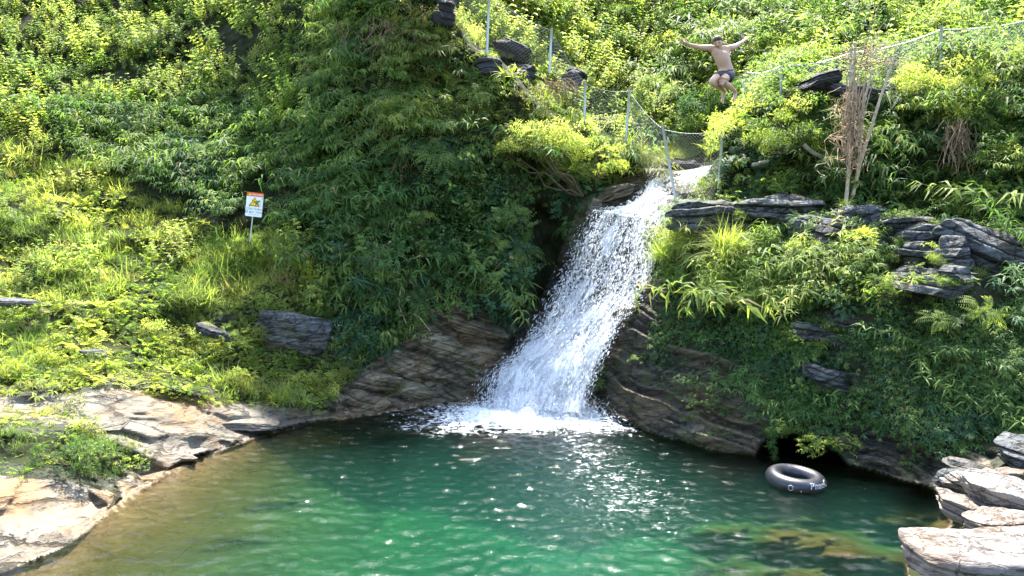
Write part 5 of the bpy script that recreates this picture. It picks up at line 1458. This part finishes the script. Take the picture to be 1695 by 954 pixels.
def skin_figure(name, verts, edges, root, sub=2):
    me = bpy.data.meshes.new(name)
    me.from_pydata([tuple(v[:3]) for v in verts], edges, [])
    o = bpy.data.objects.new(name, me); COL.objects.link(o)
    m = o.modifiers.new('skin', 'SKIN'); m.branch_smoothing = 0.6; m.use_smooth_shade = True
    sv = me.skin_vertices[0].data if len(me.skin_vertices) else None
    if sv is None:
        bm = bmesh.new(); bm.from_mesh(me); bm.verts.layers.skin.verify(); bm.to_mesh(me); bm.free()
        sv = me.skin_vertices[0].data
    for i, v in enumerate(verts):
        rx = v[3]; ry = v[4] if len(v) > 4 else v[3]
        sv[i].radius = (rx, ry); sv[i].use_root = (i == root); sv[i].use_loose = False
    s = o.modifiers.new('sub', 'SUBSURF'); s.levels = sub; s.render_levels = sub
    bpy.context.view_layer.update()
    out = bpy.data.meshes.new_from_object(o.evaluated_get(bpy.context.evaluated_depsgraph_get()))
    bpy.data.objects.remove(o)
    out.name = name
    return out

def person():
    Y0 = 14.2
    A = lambda px, py, dy=0.0: tuple(float(q) for q in at(px, py, Y0 + dy))
    E, Vt = [], []
    def add(p, *r, to=None):
        Vt.append((*p, *r)); i = len(Vt) - 1
        if to is not None: E.append((to, i))
        return i
    pel = add(A(1203, 120, 0.05), 0.125)
    bel = add(A(1200, 111, 0.0), 0.148, to=pel)
    wst = add(A(1197, 102, -0.01), 0.152, to=bel)
    che = add(A(1194, 91, 0.0), 0.175, to=wst)
    upc = add(A(1192.5, 82.5, 0.02), 0.115, to=che)
    nec = add(A(1190.5, 79.5, -0.02), 0.058, to=upc)
    hd0 = add(A(1189.6, 77, -0.06), 0.055, to=nec)
    # shoulders and arms
    def arm(pts, dirs):
        prev = upc
        for p, r in pts: prev = add(p, r, to=prev)
        return prev
    L = arm([(A(1180, 80.5, 0.0), 0.075), (A(1174, 79.5, 0.0), 0.062), (A(1164, 79, -0.02), 0.050), (A(1155, 78.3, -0.04), 0.042), (A(1146, 76, -0.06), 0.041), (A(1139.5, 73.8, -0.08), 0.028), (A(1136, 72.3, -0.09), 0.036)], None)
    R = arm([(A(1205.5, 80.5, 0.03), 0.075), (A(1211, 79.5, 0.06), 0.062), (A(1217, 77, 0.14), 0.050), (A(1221.5, 74.5, 0.22), 0.042), (A(1226, 72, 0.27), 0.040), (A(1230, 69.5, 0.32), 0.028), (A(1232.5, 67.6, 0.36), 0.036)], None)
    def hand(w, d, up):
        d = np.array(d) / np.linalg.norm(d); up = np.array(up, float); side = np.cross(d, up); side /= np.linalg.norm(side)
        c = np.array(Vt[w][:3])
        palm = add(tuple(c + d * 0.045), 0.034, 0.020, to=w)
        for k, (s, ln) in enumerate(((-0.030, .060), (-0.010, .072), (0.011, .066), (0.031, .050))):
            k1 = c + d * 0.085 + up * s
            a = add(tuple(k1), 0.0105, to=palm)
            b_ = add(tuple(k1 + d * ln * 0.5 - side * 0.012), 0.0095, to=a)
            add(tuple(k1 + d * ln * 0.8 - side * 0.035), 0.008, to=b_)
        t1 = add(tuple(c + d * 0.02 + up * 0.042), 0.012, to=w)
        add(tuple(c + d * 0.045 + up * 0.085), 0.009, to=t1)
    hand(L, (-1, -0.15, 0.35), (0.2, 0, 1.0)); hand(R, (0.6, 0.5, 0.55), (-0.5, 0, 0.85))
    # legs: knees drawn up toward the camera, shins folded back
    def leg(pts):
        prev = pel
        for p, *r in pts: prev = add(p, *r, to=prev)
        return prev
    LL = leg([(A(1196, 124, -0.02), 0.105), (A(1187, 129, -0.20), 0.090), (A(1178.5, 134.5, -0.38), 0.066), (A(1179, 138, -0.37), 0.064), (A(1187, 142, -0.22), 0.063), (A(1194, 146.5, -0.08), 0.044), (A(1198.6, 150.5, 0.0), 0.036), (A(1198.6, 154, 0.0), 0.038)])
    RL = leg([(A(1207, 125, 0.0), 0.105), (A(1202, 129, -0.20), 0.090), (A(1195.5, 133, -0.38), 0.066), (A(1196.5, 136.5, -0.38), 0.064), (A(1205, 142, -0.24), 0.063), (A(1212, 147, -0.10), 0.044), (A(1217, 151.5, -0.02), 0.036), (A(1218, 155, 0.0), 0.038)])
    def foot(a, d, w_):
        c = np.array(Vt[a][:3]); d = np.array(d) / np.linalg.norm(d); w_ = np.array(w_, float)
        m1 = add(tuple(c + d * 0.08), 0.036, 0.028, to=a)
        m2 = add(tuple(c + d * 0.15), 0.040, 0.020, to=m1)
        for k in range(5):
            add(tuple(c + d * (0.215 - 0.010 * k) + w_ * (0.032 - 0.016 * k)), 0.012 if k == 0 else 0.009, to=m2)
    foot(LL, (-0.25, -0.25, -0.95), (0.9, -0.1, -0.2)); foot(RL, (-0.35, -0.4, -0.75), (0.9, -0.1, -0.3))
    body = skin_figure('body', Vt, E, pel, 2)
    # head: sculpted from a sphere, looking down to the water
    hc = np.array(A(1189.0, 71.0, -0.08))
    bm = bmesh.new()
    bmesh.ops.create_icosphere(bm, subdivisions=5, radius=1.0)
    for v in bm.verts:
        x, y, z = v.co                                   # face looks toward -y
        s = Vector((x * 0.078, y * 0.097, z * 0.116))
        if z < 0: s.x *= 1 - 0.30 * (-z) ** 1.5; s.y *= 1 - 0.10 * (-z)
        f = max(0.0, -y)
        g_ = lambda cx, cz, wx, wz: math.exp(-((x - cx) / wx) ** 2 - ((z - cz) / wz) ** 2)
        s.y -= f * (0.026 * g_(0, -0.16, .15, .17) + 0.012 * g_(0, 0.0, .12, .22) + 0.010 * g_(0, -0.52, .30, .07) + 0.010 * g_(0, -.85, .35, .18) + 0.007 * g_(0, 0.20, .55, .09))
        s.y += f * (0.013 * g_(.36, 0.03, .18, .12) + 0.013 * g_(-.36, 0.03, .18, .12) + 0.006 * g_(0, -.42, .35, .05))
        v.co = s
    for sx in (-1, 1):                                   # ears
        r_ = bmesh.ops.create_icosphere(bm, subdivisions=2, radius=1.0)
        for v in r_['verts']: v.co = Vector((sx * 0.074 + v.co.x * 0.010, 0.012 + v.co.y * 0.019, -0.006 + v.co.z * 0.030))
    hm = Matrix.Translation(Vector(hc)) @ Matrix.Rotation(math.radians(-8), 4, 'Y') @ Matrix.Rotation(math.radians(-28), 4, 'Z') @ Matrix.Rotation(math.radians(22), 4, 'X')
    bm.transform(hm)
    bm.from_mesh(body)
    e = empty('person', A(1199, 170, 0), 'shirtless man in dark swim shorts jumping with arms spread and knees drawn up', 'person')
    me = bpy.data.meshes.new('body'); bm.to_mesh(me); bm.free()
    me.polygons.foreach_set('use_smooth', np.ones(len(me.polygons), bool))
    link_mesh('body', me, M_skin.m, e)
    # hair cap
    bm = bmesh.new(); bmesh.ops.create_icosphere(bm, subdivisions=4, radius=1.0)
    kill = []
    for v in bm.verts:
        x, y, z = v.co
        hl = 0.16 + 0.36 * max(0, -y) - 0.75 * max(0, y)
        if z < hl - 0.08: kill.append(v)
        n1_ = vnoise(np.array([[x * 9, y * 9, z * 9]]), 5)[0]
        v.co = Vector((x * 0.085, y * 0.106, z * 0.130)) * (1.0 + 0.05 * n1_)
    bmesh.ops.delete(bm, geom=kill, context='VERTS')
    bm.transform(hm); me = bpy.data.meshes.new('hair'); bm.to_mesh(me); bm.free()
    o = link_mesh('hair', me, simple_mat('dark_brown_hair', (0.05, 0.033, 0.022), 0.6, 0.3, 0.4, 60), e)
    me.polygons.foreach_set('use_smooth', np.ones(len(me.polygons), bool))
    so = o.modifiers.new('s', 'SOLIDIFY'); so.thickness = 0.008; so.offset = -1
    # brows, eyes and mouth, each its own part
    mf = simple_mat('brow_and_eye', (0.05, 0.03, 0.025), 0.6, 0.3)
    for (nm, x, z, wx, wz, y) in (('eye', -.028, .004, .010, .0045, -.078), ('eye', .028, .004, .010, .0045, -.078), ('eyebrow', -.028, .024, .016, .0035, -.088), ('eyebrow', .028, .024, .016, .0035, -.088), ('mouth', 0, -.052, .020, .0030, -.088)):
        bm = bmesh.new()
        r_ = bmesh.ops.create_icosphere(bm, subdivisions=2, radius=1.0)
        for v in r_['verts']: v.co = Vector((x + v.co.x * wx, y + v.co.y * .006, z + v.co.z * wz))
        bm.transform(hm); me = bpy.data.meshes.new(nm); bm.to_mesh(me); bm.free()
        link_mesh(nm, me, mf, e)
    # swim shorts
    Vs_, Es = [], []
    def ads(p, *r, to=None):
        Vs_.append((*p, *r)); i = len(Vs_) - 1
        if to is not None: Es.append((to, i))
        return i
    s0 = ads(A(1203, 121, 0.05), 0.150)
    ads(A(1201, 114.5, 0.02), 0.143, to=s0)
    a = ads(A(1196, 124.5, -0.03), 0.125, to=s0); a = ads(A(1190, 128, -0.14), 0.118, to=a); ads(A(1185, 130.5, -0.26), 0.112, to=a)
    a = ads(A(1208, 125, 0.0), 0.130, to=s0); a = ads(A(1205, 128, -0.12), 0.126, to=a); ads(A(1200.5, 131, -0.27), 0.116, to=a)
    sh = skin_figure('shorts', Vs_, Es, 0, 2)
    shm = NT('navy_swim_cloth')
    b = shm.n('ShaderNodeBsdfPrincipled'); b.inputs['Roughness'].default_value = 0.6
    tc = shm.n('ShaderNodeTexCoord')
    pr = shm.ramp(shm.noise(tc.outputs['Object'], 14, 3, 0.6, 2.0), [(0.64, (0.006, 0.008, 0.018)), (0.67, (0.22, 0.22, 0.24))])
    shm.l(pr, b.inputs['Base Color']); shm.l(b.outputs[0], shm.out.inputs[0])
    link_mesh('shorts', sh, shm.m, e)
person()
